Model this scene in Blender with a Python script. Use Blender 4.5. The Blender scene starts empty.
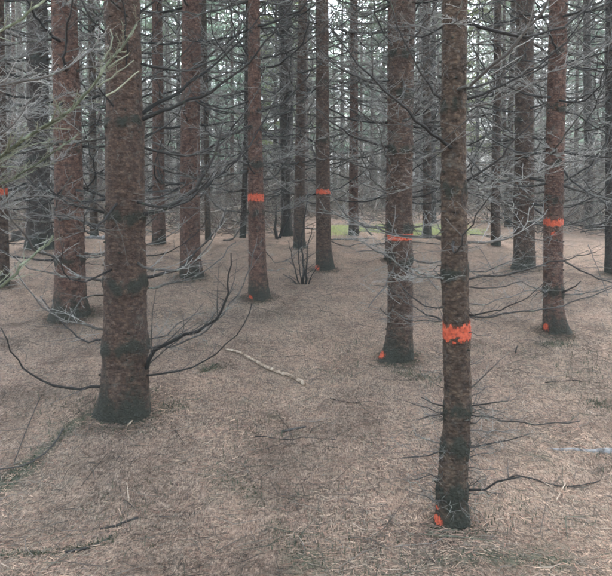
import bpy, math, random
import numpy as np
from mathutils import Vector, noise as mnoise
R = math.radians
sc = bpy.context.scene
col = sc.collection

# ------------------------------------------------------------------ camera
CAMZ = 1.75            # camera height above the ground under the photographer
F = 600.0              # focal length in photo pixels (612 wide)
PITCH = R(-2.0)
PY = 211.0             # principal row of the photograph
cam = bpy.data.cameras.new('camera'); camo = bpy.data.objects.new('camera', cam)
col.objects.link(camo); sc.camera = camo
camo.location = (0, 0, CAMZ)
camo.rotation_euler = (R(90) + PITCH, 0, 0)
cam.sensor_fit = 'HORIZONTAL'; cam.sensor_width = 36.0; cam.lens = 36.0 * F / 612.0
cam.shift_y = -(288.0 - PY) / 612.0
cam.clip_start = 0.05; cam.clip_end = 2000

# ------------------------------------------------------------------ sky, sun, exposure
w = bpy.data.worlds.new('World'); sc.world = w; w.use_nodes = True
nt = w.node_tree; bg = nt.nodes['Background']
sky = nt.nodes.new('ShaderNodeTexSky'); sky.sky_type = 'NISHITA'; sky.sun_disc = False
SUN_EL, SUN_AZ = R(58), R(15)
sky.sun_elevation = SUN_EL; sky.sun_rotation = SUN_AZ
sky.air_density = 1.0; sky.dust_density = 3.0; sky.ozone_density = 1.0
hs = nt.nodes.new('ShaderNodeHueSaturation'); hs.inputs['Saturation'].default_value = 0.50; hs.inputs['Hue'].default_value = 0.475
nt.links.new(sky.outputs[0], hs.inputs['Color']); nt.links.new(hs.outputs[0], bg.inputs['Color'])
bg.inputs['Strength'].default_value = 0.13
sun = bpy.data.lights.new('sun', 'SUN'); sun.energy = 1.3; sun.angle = R(40); sun.color = (1.0, 0.985, 0.96)
suno = bpy.data.objects.new('sun', sun); col.objects.link(suno)
d_ = Vector((math.sin(SUN_AZ) * math.cos(SUN_EL), math.cos(SUN_AZ) * math.cos(SUN_EL), math.sin(SUN_EL)))
suno.rotation_euler = d_.to_track_quat('Z', 'Y').to_euler(); suno.location = (0, 0, 30)
sc.view_settings.view_transform = 'Standard'; sc.view_settings.look = 'None'
sc.view_settings.exposure = 3.2; sc.view_settings.gamma = 1.0
sc.render.engine = 'CYCLES'
sc.cycles.pixel_filter_type = 'BLACKMAN_HARRIS'; sc.cycles.filter_width = 1.9
sc.cycles.max_bounces = 5; sc.cycles.diffuse_bounces = 2; sc.cycles.volume_bounces = 0
sc.cycles.use_adaptive_sampling = True; sc.cycles.adaptive_threshold = .035; sc.cycles.adaptive_min_samples = 16
sc.cycles.transparent_max_bounces = 8

# ------------------------------------------------------------------ helpers
rnd = random.Random(11)
CP, SP = math.cos(PITCH), math.sin(PITCH)
def P(x, y, d):
    """photo pixel + distance along the view axis (world Y) -> world point"""
    u = (x - 306.0) / F; v = -(y - PY) / F
    dy = CP - v * SP; dz = SP + v * CP
    k = d / dy
    return Vector((u * k, d, CAMZ + dz * k))
_pr = [(-40, -1.80), (0, -1.75), (1.5, -1.72), (2.5, -1.66), (2.9, -1.68), (3.9, -1.53), (4.8, -1.36), (5.3, -1.28), (5.7, -1.235),
       (6.2, -1.15), (7.0, -1.07), (7.5, -1.03), (9.0, -.90), (10, -.83), (11.3, -.79), (13, -.76), (17, -.71), (25, -.67),
       (45, -.67), (70, -1.6), (140, -6), (600, -20)]
PX = np.array([a for a, b in _pr]); PZ = np.array([b for a, b in _pr])
MOUNDS = []
def gz(X, Y):
    z = CAMZ + float(np.interp(Y, PX, PZ))
    if 0 < Y < 30:
        z += 0.035 * mnoise.noise((X * .7, Y * .7, 3.1)) + 0.014 * mnoise.noise((X * 2.6, Y * 2.6, 7.7)) + 0.006 * mnoise.noise((X * 8, Y * 8, 1.7))
        for (mx, my, mh, mr) in MOUNDS:
            q = ((X - mx) ** 2 + (Y - my) ** 2) / (mr * mr)
            if q < 6: z += mh * math.exp(-q)
    return z
def d_of(y):
    """distance at which the ground shows at photo row y"""
    lo, hi = 1.0, 44.0
    for _ in range(50):
        m = .5 * (lo + hi)
        z = CAMZ + float(np.interp(m, PX, PZ))
        if P(306, y, m).z > z: lo = m
        else: hi = m
    return lo
def G(x, y, up=0.0):
    d = d_of(y); p = P(x, y, d)
    return Vector((p.x, p.y, gz(p.x, p.y) + up))

class MB:
    def __init__(s): s.v = []; s.f = []; s.a = []; s.b = []
    def tube(s, pts, rad, n=5, a=0.0, cap=True):
        """tapered tube along pts; a: attribute value or list"""
        m = len(pts)
        if m < 2: return
        base = len(s.v)
        t = (pts[1] - pts[0]).normalized()
        up = Vector((0, 0, 1)) if abs(t.z) < .9 else Vector((1, 0, 0))
        x = t.cross(up).normalized(); yv = x.cross(t)
        for i in range(m):
            if 0 < i < m - 1: t2 = (pts[i + 1] - pts[i - 1])
            elif i == 0: t2 = pts[1] - pts[0]
            else: t2 = pts[-1] - pts[-2]
            if t2.length > 1e-9: t = t2.normalized()
            x = (x - t * x.dot(t))
            if x.length < 1e-6: x = t.orthogonal()
            x.normalize(); yv = t.cross(x)
            for k in range(n):
                an = 2 * math.pi * k / n
                s.v.append(pts[i] + (x * math.cos(an) + yv * math.sin(an)) * rad[i])
                s.a.append(a[i] if isinstance(a, list) else a)
        for i in range(m - 1):
            for k in range(n):
                k2 = (k + 1) % n
                s.f.append((base + i * n + k, base + i * n + k2, base + (i + 1) * n + k2, base + (i + 1) * n + k))
        if cap:
            s.f.append(tuple(base + (m - 1) * n + k for k in range(n)))
            s.f.append(tuple(base + k for k in reversed(range(n))))
    def mesh(s, name, mat, attr='tw', smooth=True):
        me = bpy.data.meshes.new(name)
        me.from_pydata([tuple(q) for q in s.v], [], s.f); me.update()
        at = me.attributes.new(attr, 'FLOAT', 'POINT'); at.data.foreach_set('value', np.array(s.a, dtype=np.float32))
        me.materials.append(mat)
        if smooth: me.polygons.foreach_set('use_smooth', [True] * len(me.polygons))
        return me
def link(name, me, parent=None, loc=(0, 0, 0), rot=(0, 0, 0), scl=None):
    o = bpy.data.objects.new(name, me); col.objects.link(o)
    o.location = loc; o.rotation_euler = rot
    if scl is not None: o.scale = scl if not isinstance(scl, (int, float)) else (scl,) * 3
    if parent: o.parent = parent
    return o
def tag(o, label=None, cat=None, group=None, kind=None):
    if label: o['label'] = label
    if cat: o['category'] = cat
    if group: o['group'] = group
    if kind: o['kind'] = kind
    return o
def catmull(pts, step):
    out = []
    p = [pts[0] * 2 - pts[1]] + list(pts) + [pts[-1] * 2 - pts[-2]]
    for i in range(1, len(p) - 2):
        a, b, c, d = p[i - 1], p[i], p[i + 1], p[i + 2]
        n = max(1, int((c - b).length / step))
        for k in range(n):
            t = k / n
            out.append(.5 * ((2 * b) + (c - a) * t + (2 * a - 5 * b + 4 * c - d) * t * t + (3 * b - a - 3 * c + d) * t ** 3))
    out.append(pts[-1].copy())
    return out

# ------------------------------------------------------------------ materials
class NT:
    def __init__(s, name, rough=.85, spec=.25):
        s.m = bpy.data.materials.new(name); s.m.use_nodes = True; s.t = s.m.node_tree
        s.b = s.t.nodes['Principled BSDF']; s.b.inputs['Roughness'].default_value = rough
        s.b.inputs['Specular IOR Level'].default_value = spec
    def n(s, typ, **kw):
        o = s.t.nodes.new(typ)
        for k, v in kw.items():
            if k.startswith('i_'): o.inputs[k[2:].replace('_', ' ')].default_value = v
            else: setattr(o, k, v)
        return o
    def l(s, a, b): s.t.links.new(a, b)
    def coord(s, kind='Object', scale=(1, 1, 1)):
        c = s.n('ShaderNodeTexCoord'); m = s.n('ShaderNodeMapping'); m.inputs['Scale'].default_value = scale
        s.l(c.outputs[kind], m.inputs[0]); return m.outputs[0]
    def noise(s, vec, scale, detail=4, rough=.6, dist=0):
        o = s.n('ShaderNodeTexNoise', i_Scale=scale, i_Detail=detail, i_Roughness=rough, i_Distortion=dist)
        s.l(vec, o.inputs['Vector']); return o.outputs['Fac']
    def ramp(s, fac, stops, interp='LINEAR'):
        o = s.n('ShaderNodeValToRGB'); e = o.color_ramp.elements; o.color_ramp.interpolation = interp
        while len(e) < len(stops): e.new(.5)
        for el, (p, c) in zip(e, stops):
            el.position = p; el.color = (*c, 1) if len(c) == 3 else c
        s.l(fac, o.inputs[0]); return o.outputs[0]
    def mix(s, fac, a, b, typ='MIX'):
        o = s.n('ShaderNodeMix', data_type='RGBA', blend_type=typ)
        if isinstance(fac, (int, float)): o.inputs['Factor'].default_value = fac
        else: s.l(fac, o.inputs['Factor'])
        for key, v in (('A', a), ('B', b)):
            ix = 6 if key == 'A' else 7
            if isinstance(v, tuple): o.inputs[ix].default_value = (*v, 1) if len(v) == 3 else v
            else: s.l(v, o.inputs[ix])
        return o.outputs[2]
    def math(s, op, a, b=None, clamp=False):
        o = s.n('ShaderNodeMath', operation=op); o.use_clamp = clamp
        for i, v in enumerate((a, b)):
            if v is None: continue
            if isinstance(v, (int, float)): o.inputs[i].default_value = v
            else: s.l(v, o.inputs[i])
        return o.outputs[0]
    def attr(s, name, out='Fac'):
        return s.n('ShaderNodeAttribute', attribute_name=name).outputs[out]
    def bump(s, h, strength, dist):
        o = s.n('ShaderNodeBump', i_Strength=strength, i_Distance=dist); s.l(h, o.inputs['Height'])
        s.l(o.outputs[0], s.b.inputs['Normal'])
    def color(s, c): s.l(c, s.b.inputs['Base Color'])

def bark_mat(name, c_dark, c_mid, c_light, moss=(.010, .012, .009)):
    m = NT(name, .9, .2)
    v = m.coord('Object', (1, 1, 1.25)); v2 = m.coord('Object', (1, 1, 1)); v3 = m.coord('Object', (.7, .7, 3.0))
    vw = m.n('ShaderNodeTexNoise', i_Scale=30.0, i_Detail=3.0); m.l(v, vw.inputs['Vector'])
    va = m.n('ShaderNodeVectorMath', operation='MULTIPLY_ADD'); m.l(vw.outputs['Color'], va.inputs[0]); va.inputs[1].default_value = (.03, .03, .03); m.l(v, va.inputs[2])
    vo = m.n('ShaderNodeTexVoronoi', i_Scale=58.0); m.l(va.outputs[0], vo.inputs['Vector'])
    n1 = m.noise(v, 26, 6, .7); n2 = m.noise(v2, 4.5, 4, .6); n3 = m.noise(v3, 90, 3, .6)
    base = m.ramp(n1, [(.32, c_dark), (.48, c_mid), (.70, c_light)])
    base = m.mix(m.ramp(n2, [(.38, (0, 0, 0)), (.66, (1, 1, 1))]), base, m.mix(.3, base, c_dark))
    flake = m.ramp(vo.outputs['Distance'], [(.0, (1.25, 1.2, 1.15)), (.32, (1, 1, 1)), (.6, (.4, .4, .4))])
    base = m.mix(.5, base, flake, 'MULTIPLY')
    base = m.mix(.7, base, m.ramp(m.noise(v3, 24, 4, .65), [(.36, (.45, .45, .45)), (.52, (1, 1, 1)), (.7, (1.35, 1.3, 1.25))]), 'MULTIPLY')
    # grey lichen film
    lich = m.ramp(m.noise(v2, 9, 5, .7), [(.58, (0, 0, 0)), (.72, (1, 1, 1))])
    base = m.mix(m.math('MULTIPLY', lich, .35), base, (.17, .165, .145))
    # moss / algae attribute broken up by noise
    a = m.attr('tw')
    mk = m.math('ADD', a, m.math('MULTIPLY', m.math('SUBTRACT', m.noise(v2, 34, 6, .75), .5), 1.7))
    mk = m.ramp(mk, [(.24, (0, 0, 0)), (.66, (1, 1, 1))])
    mk = m.math('MULTIPLY', mk, m.math('GREATER_THAN', a, .02))
    mcol = m.mix(m.noise(v2, 60, 3), moss, (.034, .036, .027))
    base = m.mix(m.math('MULTIPLY', mk, .9), base, mcol)
    m.color(base)
    h = m.math('ADD', m.math('MULTIPLY', n1, .7), m.math('ADD', m.math('MULTIPLY', vo.outputs['Distance'], .5), m.math('MULTIPLY', n3, .25)))
    m.bump(h, 1.0, .02)
    return m.m
BARK = bark_mat('bark_brown', (.024, .015, .012), (.074, .045, .033), (.135, .090, .068))
BARK_RED = bark_mat('bark_reddish', (.022, .013, .010), (.104, .055, .041), (.19, .112, .085))
BARK_GREY = bark_mat('bark_grey_brown', (.020, .014, .011), (.070, .045, .032), (.14, .098, .07))
BARK_DARK = bark_mat('bark_dark', (.012, .010, .009), (.045, .031, .026), (.09, .066, .054))

def twig_mat(name, main, fine, lichen, lo=.55, hi=.68):
    m = NT(name, .85, .2)
    v = m.coord('Object'); oi = m.n('ShaderNodeObjectInfo')
    n = m.noise(v, 16, 5, .7)
    c = m.mix(m.attr('tw'), main, fine)
    c = m.mix(m.ramp(n, [(lo, (0, 0, 0)), (hi, (1, 1, 1))]), c, lichen)
    k = m.math('ADD', .65, m.math('MULTIPLY', oi.outputs['Random'], .7))
    hsv = m.n('ShaderNodeHueSaturation'); m.l(c, hsv.inputs['Color']); m.l(k, hsv.inputs['Value'])
    m.color(hsv.outputs[0]); m.bump(m.noise(v, 120, 3), .4, .003)
    return m.m
TWIG = twig_mat('dead_twig', (.045, .039, .035), (.265, .255, .24), (.19, .20, .17))
TWIG_DARK = twig_mat('dark_dead_twig', (.017, .015, .014), (.12, .11, .102), (.05, .065, .042), .6, .75)
TWIG_LICHEN = twig_mat('lichen_branch', (.045, .049, .028), (.20, .20, .145), (.20, .22, .155), .50, .62)

def plain(name, stops, scale=20, rough=.9, stretch=(1, 1, 1), bump=.5, bd=.004, spec=.2):
    m = NT(name, rough, spec); v = m.coord('Object', stretch); n = m.noise(v, scale, 5, .65)
    m.color(m.ramp(n, stops)); m.bump(n, bump, bd); return m.m
def paint_mat():
    m = NT('orange_paint', .7, .3); v = m.coord('Object'); n = m.noise(v, 70, 4, .6)
    m.color(m.ramp(n, [(.34, (.15, .032, .018)), (.48, (.34, .052, .022)), (.72, (.46, .10, .045))])); m.bump(m.noise(v, 60, 5, .7), .8, .008)
    k = m.math('ADD', m.attr('tw'), m.math('MULTIPLY', m.math('SUBTRACT', m.noise(v, 130, 4, .7), .5), .9))
    k = m.math('MULTIPLY', m.ramp(k, [(.26, (0, 0, 0)), (.70, (1, 1, 1))]), .97)
    tr = m.n('ShaderNodeBsdfTransparent'); mx = m.n('ShaderNodeMixShader'); out = m.t.nodes['Material Output']
    m.l(k, mx.inputs[0]); m.l(tr.outputs[0], mx.inputs[1]); m.l(m.b.outputs[0], mx.inputs[2]); m.l(mx.outputs[0], out.inputs['Surface'])
    return m.m
PAINT = paint_mat()
PALEWOOD = plain('pale_bare_wood', [(.36, (.06, .042, .03)), (.48, (.20, .145, .105)), (.68, (.40, .33, .26))], 26, .8)
LOGWOOD = plain('bleached_log', [(.38, (.05, .047, .044)), (.5, (.125, .12, .12)), (.68, (.20, .197, .20))], 24, .8, (1, 1, 1), .8, .006)

def litter_mat():
    m = NT('litter', .9, .2); c = m.n('ShaderNodeAttribute', attribute_name='col'); m.color(c.outputs['Color']); return m.m
LITTER = litter_mat()

def leaf_mat(name, c1, c2, trans=.35):
    m = NT(name, .6, .3)
    oi = m.n('ShaderNodeObjectInfo'); v = m.coord('Object')
    c = m.mix(m.noise(v, 1.3, 3), c1, c2); c = m.mix(m.attr('tw'), c, (.085, .06, .045)); m.color(c)
    tr = m.n('ShaderNodeBsdfTranslucent'); m.l(c, tr.inputs['Color'])
    mx = m.n('ShaderNodeMixShader'); mx.inputs[0].default_value = trans
    out = m.t.nodes['Material Output']
    m.l(m.b.outputs[0], mx.inputs[1]); m.l(tr.outputs[0], mx.inputs[2]); m.l(mx.outputs[0], out.inputs['Surface'])
    return m.m
NEEDLE = leaf_mat('spruce_needles', (.05, .085, .045), (.10, .14, .07), .4)
NEEDLE_BLUE = leaf_mat('blue_green_needles', (.14, .22, .16), (.30, .40, .31), .7)
NEEDLE_YEL = leaf_mat('yellow_green_needles', (.11, .15, .045), (.21, .25, .09), .45)
GRASS = leaf_mat('grass', (.22, .26, .12), (.36, .39, .19), .5)
MOSS = leaf_mat('moss', (.025, .034, .022), (.06, .07, .04), .2)

# ------------------------------------------------------------------ trees: data first (ground mounds need the bases)
# key: (x, y_base, d or None, [(y, xc, width px) ...], bark, height m)
# order of profile rows: from base upwards
T = {}
def tree(key, xb, yb, prof, bark, label, d=None, H=12.5, paint=None, spots=(), whorls=None, stub=0, flare=.22, lobes=None, nb=0, crown=True):
    d = d or d_of(yb)
    T[key] = dict(d=d, xb=xb, yb=yb, prof=prof, bark=bark, label=label, H=H, paint=paint or [], spots=spots, whorls=whorls or [],
                  stub=stub, flare=flare, lobes=lobes, nb=nb, crown=crown)
tree('A', 125, 420, [(420, 125, 46), (380, 125, 45), (330, 125, 43), (270, 125, 40), (215, 125, 37.5), (126, 125, 37), (112, 124.5, 34.5), (50, 123.5, 34), (0, 122.5, 34)], BARK,
     'thick brown spruce with long upswept dead branches, in front at left, unmarked', whorls=[(122, .8), (217, .8), (283, .9), (345, .8)], stub=60, flare=.17, H=14)
tree('B', 456, 534, [(534, 456, 31), (500, 453, 29), (470, 453.5, 29), (440, 456, 27.5), (400, 457.5, 26.5), (330, 456, 26.5), (270, 454, 25.5), (190, 453, 24.5), (107, 453, 24), (40, 454, 24), (0, 455, 24)], BARK_GREY,
     'slim slightly bent spruce nearest the viewer with a broad smeared orange band', whorls=[(107, .9), (187, .8), (272, .9), (410, 1), (447, 1), (490, .9)], stub=30, flare=.15, H=10,
     paint=[(330, 17, .5)], spots=[(442, 517, .85, 9, 12), (441, 506, .9, 5, 5)])
tree('C', 400, 358, [(358, 400, 26), (330, 400, 25), (270, 400, 24.5), (200, 400, 24), (150, 400.5, 24), (100, 401, 24), (50, 402, 24.5), (0, 403, 25)], BARK,
     'brown spruce with a clean-edged orange band and an orange dab on its root', whorls=[(55, .9), (95, .9), (150, 1), (228, .8), (258, .8)], stub=40, flare=.22,
     paint=[(236.5, 6.5, .95)], spots=[(386, 353, .95, 8, 9)], lobes=R(180))
tree('D', 258, 300, [(300, 259, 21), (270, 257.5, 18), (200, 256, 15.5), (110, 254.5, 13), (50, 254, 12), (0, 254, 11.5)], BARK_RED,
     'slender reddish spruce with orange band, left of the dead sapling clump', whorls=[(58, .7), (112, .6), (165, .9), (212, .7)], stub=24, flare=.2,
     paint=[(197.5, 8, .5)], spots=[(250, 296, .75, 6, 8)])
tree('E', 324, 272, [(272, 324.5, 18), (240, 323.5, 15), (190, 323, 14), (100, 322.5, 13), (0, 322, 12.5)], BARK,
     'dark slender spruce with a thin streaky orange band, right of the dead sapling clump', whorls=[(35, .6), (82, .7), (140, .7)], stub=5, flare=.22,
     paint=[(191.5, 5.5, .2)], spots=[(317, 267, .75, 6, 8)])
tree('F', 554, 334, [(334, 554, 21), (300, 553.5, 19), (225, 553.5, 18), (130, 555, 17.5), (50, 557, 17), (0, 558, 17)], BARK_RED,
     'reddish spruce at right with a blotchy orange band above a dark lower trunk', whorls=[(52, .7), (108, .8), (163, .8), (200, .9), (290, 1)], stub=30, flare=.2,
     paint=[(222, 8, .2)], spots=[(545, 326, .7, 6, 11), (555, 233, 0, 4, 6)])
tree('Gt', 72, 318, [(318, 73, 34), (300, 71.5, 30), (250, 70, 28), (200, 69, 27), (120, 67, 26), (50, 65, 25), (0, 63.5, 24)], BARK_RED,
     'reddish spruce leaning slightly left, behind and left of the thick front tree', whorls=[(150, .5), (260, .5)], stub=40, flare=.14)
tree('H', 40, 250, [(250, 40, 25), (200, 39, 22), (100, 38, 20), (0, 37, 19)], BARK_DARK,
     'dark stout spruce at far left beyond the reddish leaning trunk', whorls=[(60, .8), (160, .8)], flare=.15)
tree('I', 190, 280, [(280, 191, 22), (240, 190, 20), (150, 190, 19.5), (60, 191, 19), (0, 192, 19)], BARK_RED,
     'reddish spruce just right of the thick front tree, without paint', whorls=[(60, .5), (175, .7)], stub=5, flare=.15)
tree('J', 0, 289, [(289, 1, 16), (200, 0, 13), (0, -2, 12)], BARK, 'spruce cut by the left picture edge with an orange mark', paint=[(191, 8, .6)], flare=.2)
tree('K', 525, 271, [(271, 525, 21), (220, 524, 20), (100, 524, 17.5), (0, 525, 16)], BARK,
     'unpainted grey-brown spruce just left of the blotchy banded tree', whorls=[(35, .8), (120, .8), (200, .5)], stub=4, flare=.12)
tree('L', 354, 236, [(236, 354, 10.5), (200, 353.5, 9.5), (100, 354, 8.5), (0, 354, 7.5)], BARK_RED,
     'thin straight spruce rising from the grass patch, centre', whorls=[(110, .5)], flare=.12, H=10)
tree('M', 300, 249, [(249, 299, 12), (200, 299.5, 10.5), (100, 301, 9.5), (0, 303, 9)], BARK,
     'thin dark spruce directly behind the dead sapling clump', whorls=[(100, .6)], flare=.12, H=11)
tree('N', 159, 245, [(245, 159, 14), (200, 158.5, 12), (100, 158, 11), (0, 157, 10)], BARK_RED,
     'thin reddish spruce seen between the thick front tree and its right neighbour', whorls=[(150, .5)], flare=.15, H=11)
tree('O', 496, 246, [(246, 496, 10), (200, 495.5, 9), (100, 497, 7.5), (0, 498, 7)], BARK,
     'thin dark spruce standing behind and right of the nearest slim tree', whorls=[(100, .5)], flare=.15, H=10)
tree('C2', 391, 262, [(262, 391, 12), (200, 391, 10.5), (100, 392, 10), (0, 393, 9)], BARK_RED,
     'reddish spruce almost hidden behind the clean-banded tree', flare=.15, H=11)
tree('Q', 612, 276, [(276, 612, 15), (200, 612, 13), (0, 613, 12)], BARK_DARK, 'dark spruce cut by the right picture edge', flare=.15, whorls=[(120, .6)])
tree('S', 286, 236, [(236, 287, 11), (200, 286, 9), (0, 284, 7)], BARK_DARK, 'thin blackish trunk with a clump of dark stems at its foot', flare=.5, H=10)
tree('U', 589, 229, [(229, 589, 9), (150, 588, 8), (0, 587, 7)], BARK_DARK, 'thin dark trunk right of the blotchy banded tree', flare=.15, H=10)
tree('V', 243, 238, [(238, 243, 6.5), (150, 246, 5), (0, 248, 4.5)], BARK_DARK, 'very thin dark trunk close behind left of the slender reddish banded spruce', flare=.15, H=9)
tree('W', 208, 240, [(240, 208, 6), (120, 206, 5.5), (0, 204, 5)], BARK_GREY, 'very thin grey trunk right of the unpainted reddish spruce', flare=.15, H=9)
tree('X', 427, 236, [(236, 427, 9), (120, 427, 8), (0, 426, 7)], BARK, 'thin brown trunk between the clean-banded tree and the nearest tree', flare=.15, H=10)
tree('Y', 94, 238, [(238, 94, 8), (120, 93, 7), (0, 91, 6.5)], BARK_GREY, 'thin grey trunk in the gap left of the thick front tree', flare=.15, H=10)
# a neighbour just outside the left edge, whose lichen-covered branches hang into the picture
tree('Z', -125, 640, [(640, -125, 52), (300, -125, 48), (0, -126, 44)], BARK, 'spruce outside the left edge whose green lichen-covered branches reach in', d=2.15, flare=.15, H=11)

for k, t in T.items():
    b = P(t['xb'], t['yb'], t['d']); t['bx'], t['by'] = b.x, b.y
    if t['d'] < 9: MOUNDS.append((b.x, b.y, .035 if k != 'A' else .05, .30 if k != 'A' else .42))

# ------------------------------------------------------------------ ground
def axis(lo_far, lo, hi, hi_far, step, grow=1.16):
    a = list(np.arange(lo, hi + 1e-6, step)); s = step; x = hi
    while x < hi_far: s *= grow; x += s; a.append(x)
    s = step; x = lo; pre = []
    while x > lo_far: s *= grow; x -= s; pre.append(x)
    return np.array(pre[::-1] + a)
xs = axis(-320, -5.2, 5.2, 320, .05); ys = axis(-60, 1.6, 11.5, 600, .045)
GXN, GYN = len(xs), len(ys)
gv = np.zeros((GYN, GXN, 3)); moss = np.zeros((GYN, GXN)); green = np.zeros((GYN, GXN))
MOSSLINES = [([(98, 415), (70, 432), (45, 452), (20, 472), (-5, 488)], 11, .62), ([(0, 556), (60, 552), (110, 542)], 8, .55), ([(160, 415), (185, 408)], 12, .35),
             ([(215, 475), (260, 500)], 16, .35), ([(395, 372), (440, 378)], 10, .35), ([(590, 405), (612, 412)], 11, .3), ([(440, 540), (478, 538)], 14, .5),
             ([(540, 345), (575, 345)], 9, .45), ([(430, 565), (560, 560)], 20, .3), ([(275, 525), (300, 560)], 20, .35), ([(200, 372), (220, 366)], 6, .45)]
ML = []
for pl, wpx, amt in MOSSLINES:
    q = [G(x, y) for x, y in pl]; wid = wpx / F * q[0].y * 1.1
    ML.append((q, wid, amt))
def segd(px, py, a, b):
    vx, vy = b.x - a.x, b.y - a.y; L = vx * vx + vy * vy + 1e-9
    t = max(0, min(1, ((px - a.x) * vx + (py - a.y) * vy) / L))
    return math.hypot(px - a.x - t * vx, py - a.y - t * vy)
def mossamt(x, y):
    m = 0
    for q, wid, amt in ML:
        if min(abs(p.y - y) for p in q) > 1.6: continue
        dd = min(segd(x, y, q[i], q[i + 1]) for i in range(len(q) - 1))
        m = max(m, amt * math.exp(-(dd / wid) ** 2))
    return m
def greenamt(x, y):
    if not (9.3 < y < 60): return 0
    g = math.exp(-((y - 11.6 - .35 * mnoise.noise((x * .5, 2, 1))) / .95) ** 2) * max(0, min(1, (x - .1) / .7)) * max(0, min(1, (3.8 - x) / 1.4))
    g *= max(0, min(1.1, .62 + 1.3 * mnoise.noise((x * 1.3, y * 1.8, 5)) + .5 * mnoise.noise((x * 5, y * 5, 2))))
    g += max(0, min(.35, (y - 22) / 30))
    return min(1, g)
for j, Y in enumerate(ys):
    for i, X in enumerate(xs):
        gv[j, i] = (X, Y, gz(X, Y))
        if 1.5 < Y < 9 and abs(X) < 5: moss[j, i] = min(1, mossamt(X, Y) + max(0, min(1, (4.8 - Y) / 2.2)) * max(0, .1 + .5 * mnoise.noise((X * 1.4, Y * 1.4, 33))))
        if 9 < Y: green[j, i] = greenamt(X, Y)
idx = np.arange(GXN * GYN).reshape(GYN, GXN)
q = np.stack([idx[:-1, :-1], idx[:-1, 1:], idx[1:, 1:], idx[1:, :-1]], -1).reshape(-1, 4)
def npmesh(name, v, f, mat, attrs=None, smooth=True):
    """v (n,3) f (m,k)"""
    me = bpy.data.meshes.new(name); k = f.shape[1]
    me.vertices.add(len(v)); me.vertices.foreach_set('co', v.astype(np.float32).ravel())
    me.loops.add(f.size); me.loops.foreach_set('vertex_index', f.astype(np.int32).ravel())
    me.polygons.add(len(f)); me.polygons.foreach_set('loop_start', np.arange(0, f.size, k, dtype=np.int32))
    me.polygons.foreach_set('loop_total', np.full(len(f), k, dtype=np.int32))
    me.polygons.foreach_set('use_smooth', np.full(len(f), smooth))
    for nme, (typ, arr) in (attrs or {}).items():
        at = me.attributes.new(nme, typ, 'POINT')
        at.data.foreach_set('value' if typ == 'FLOAT' else 'color', arr.astype(np.float32).ravel())
    me.update(); me.validate(); me.materials.append(mat); return me
def ground_mat():
    m = NT('needle_litter_ground', .95, .12)
    v = m.coord('Object'); fields = []
    # fine needles lying in several directions: stretched noises at rotated axes
    for k, an in enumerate((15, 62, 110, 155)):
        c = m.n('ShaderNodeTexCoord'); mp = m.n('ShaderNodeMapping'); mp.inputs['Rotation'].default_value = (0, 0, R(an))
        mp.inputs['Scale'].default_value = (1, .24, 1); mp.inputs['Location'].default_value = (k * 3.3, k * 1.7, 0)
        m.l(c.outputs['Object'], mp.inputs[0]); fields.append(m.noise(mp.outputs[0], 150, 2, .5, .4))
    mx = fields[0]
    for f_ in fields[1:]: mx = m.math('MAXIMUM', mx, f_)
    mn = m.math('MINIMUM', m.math('MINIMUM', fields[0], fields[1]), m.math('MINIMUM', fields[2], fields[3]))
    fine = m.math('ADD', m.math('MULTIPLY', mx, .65), m.math('MULTIPLY', mn, .35))
    big = m.noise(v, 1.1, 5, .6); mid = m.noise(v, 6, 5, .65); sm = m.noise(v, 34, 4, .6)
    c = m.ramp(fine, [(.43, (.044, .033, .027)), (.53, (.195, .142, .112)), (.64, (.37, .285, .225))])
    c = m.mix(m.ramp(mid, [(.35, (0, 0, 0)), (.7, (1, 1, 1))]), c, m.mix(.45, c, (.25, .162, .125)))
    c = m.mix(m.math('MULTIPLY', m.ramp(big, [(.45, (0, 0, 0)), (.68, (1, 1, 1))]), .45), c, m.mix(.55, c, (.115, .11, .085)))
    c = m.mix(m.math('MULTIPLY', m.ramp(sm, [(.32, (1, 1, 1)), (.46, (0, 0, 0))]), .6), c, (.055, .044, .036))
    c = m.mix(.85, c, m.ramp(m.noise(v, 2.3, 6, .68), [(.36, (.55, .54, .52)), (.5, (.95, .95, .93)), (.62, (1.15, 1.12, 1.08))]), 'MULTIPLY')
    ms = m.math('ADD', m.attr('moss'), m.math('MULTIPLY', m.math('SUBTRACT', mid, .5), .7))
    ms = m.math('MAXIMUM', m.math('MULTIPLY', m.ramp(ms, [(.25, (0, 0, 0)), (.6, (1, 1, 1))]), m.math('GREATER_THAN', m.attr('moss'), .03)),
                m.math('MULTIPLY', m.ramp(m.noise(v, 3.1, 6, .7), [(.60, (0, 0, 0)), (.70, (1, 1, 1))]), .5))
    c = m.mix(m.math('MULTIPLY', ms, .8), c, m.mix(sm, (.035, .045, .03), (.075, .09, .06)))
    c = m.mix(m.attr('green'), c, m.mix(sm, (.09, .105, .05), (.19, .205, .10)))
    m.color(c)
    m.bump(m.math('ADD', m.math('MULTIPLY', fine, 1.0), m.math('MULTIPLY', sm, 1.2)), 1.0, .022)
    return m.m
ground = link('ground', npmesh('ground', gv.reshape(-1, 3), q, ground_mat(), {'moss': ('FLOAT', moss), 'green': ('FLOAT', green)}))
tag(ground, 'forest floor covered in brown needle litter', kind='structure')

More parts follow.
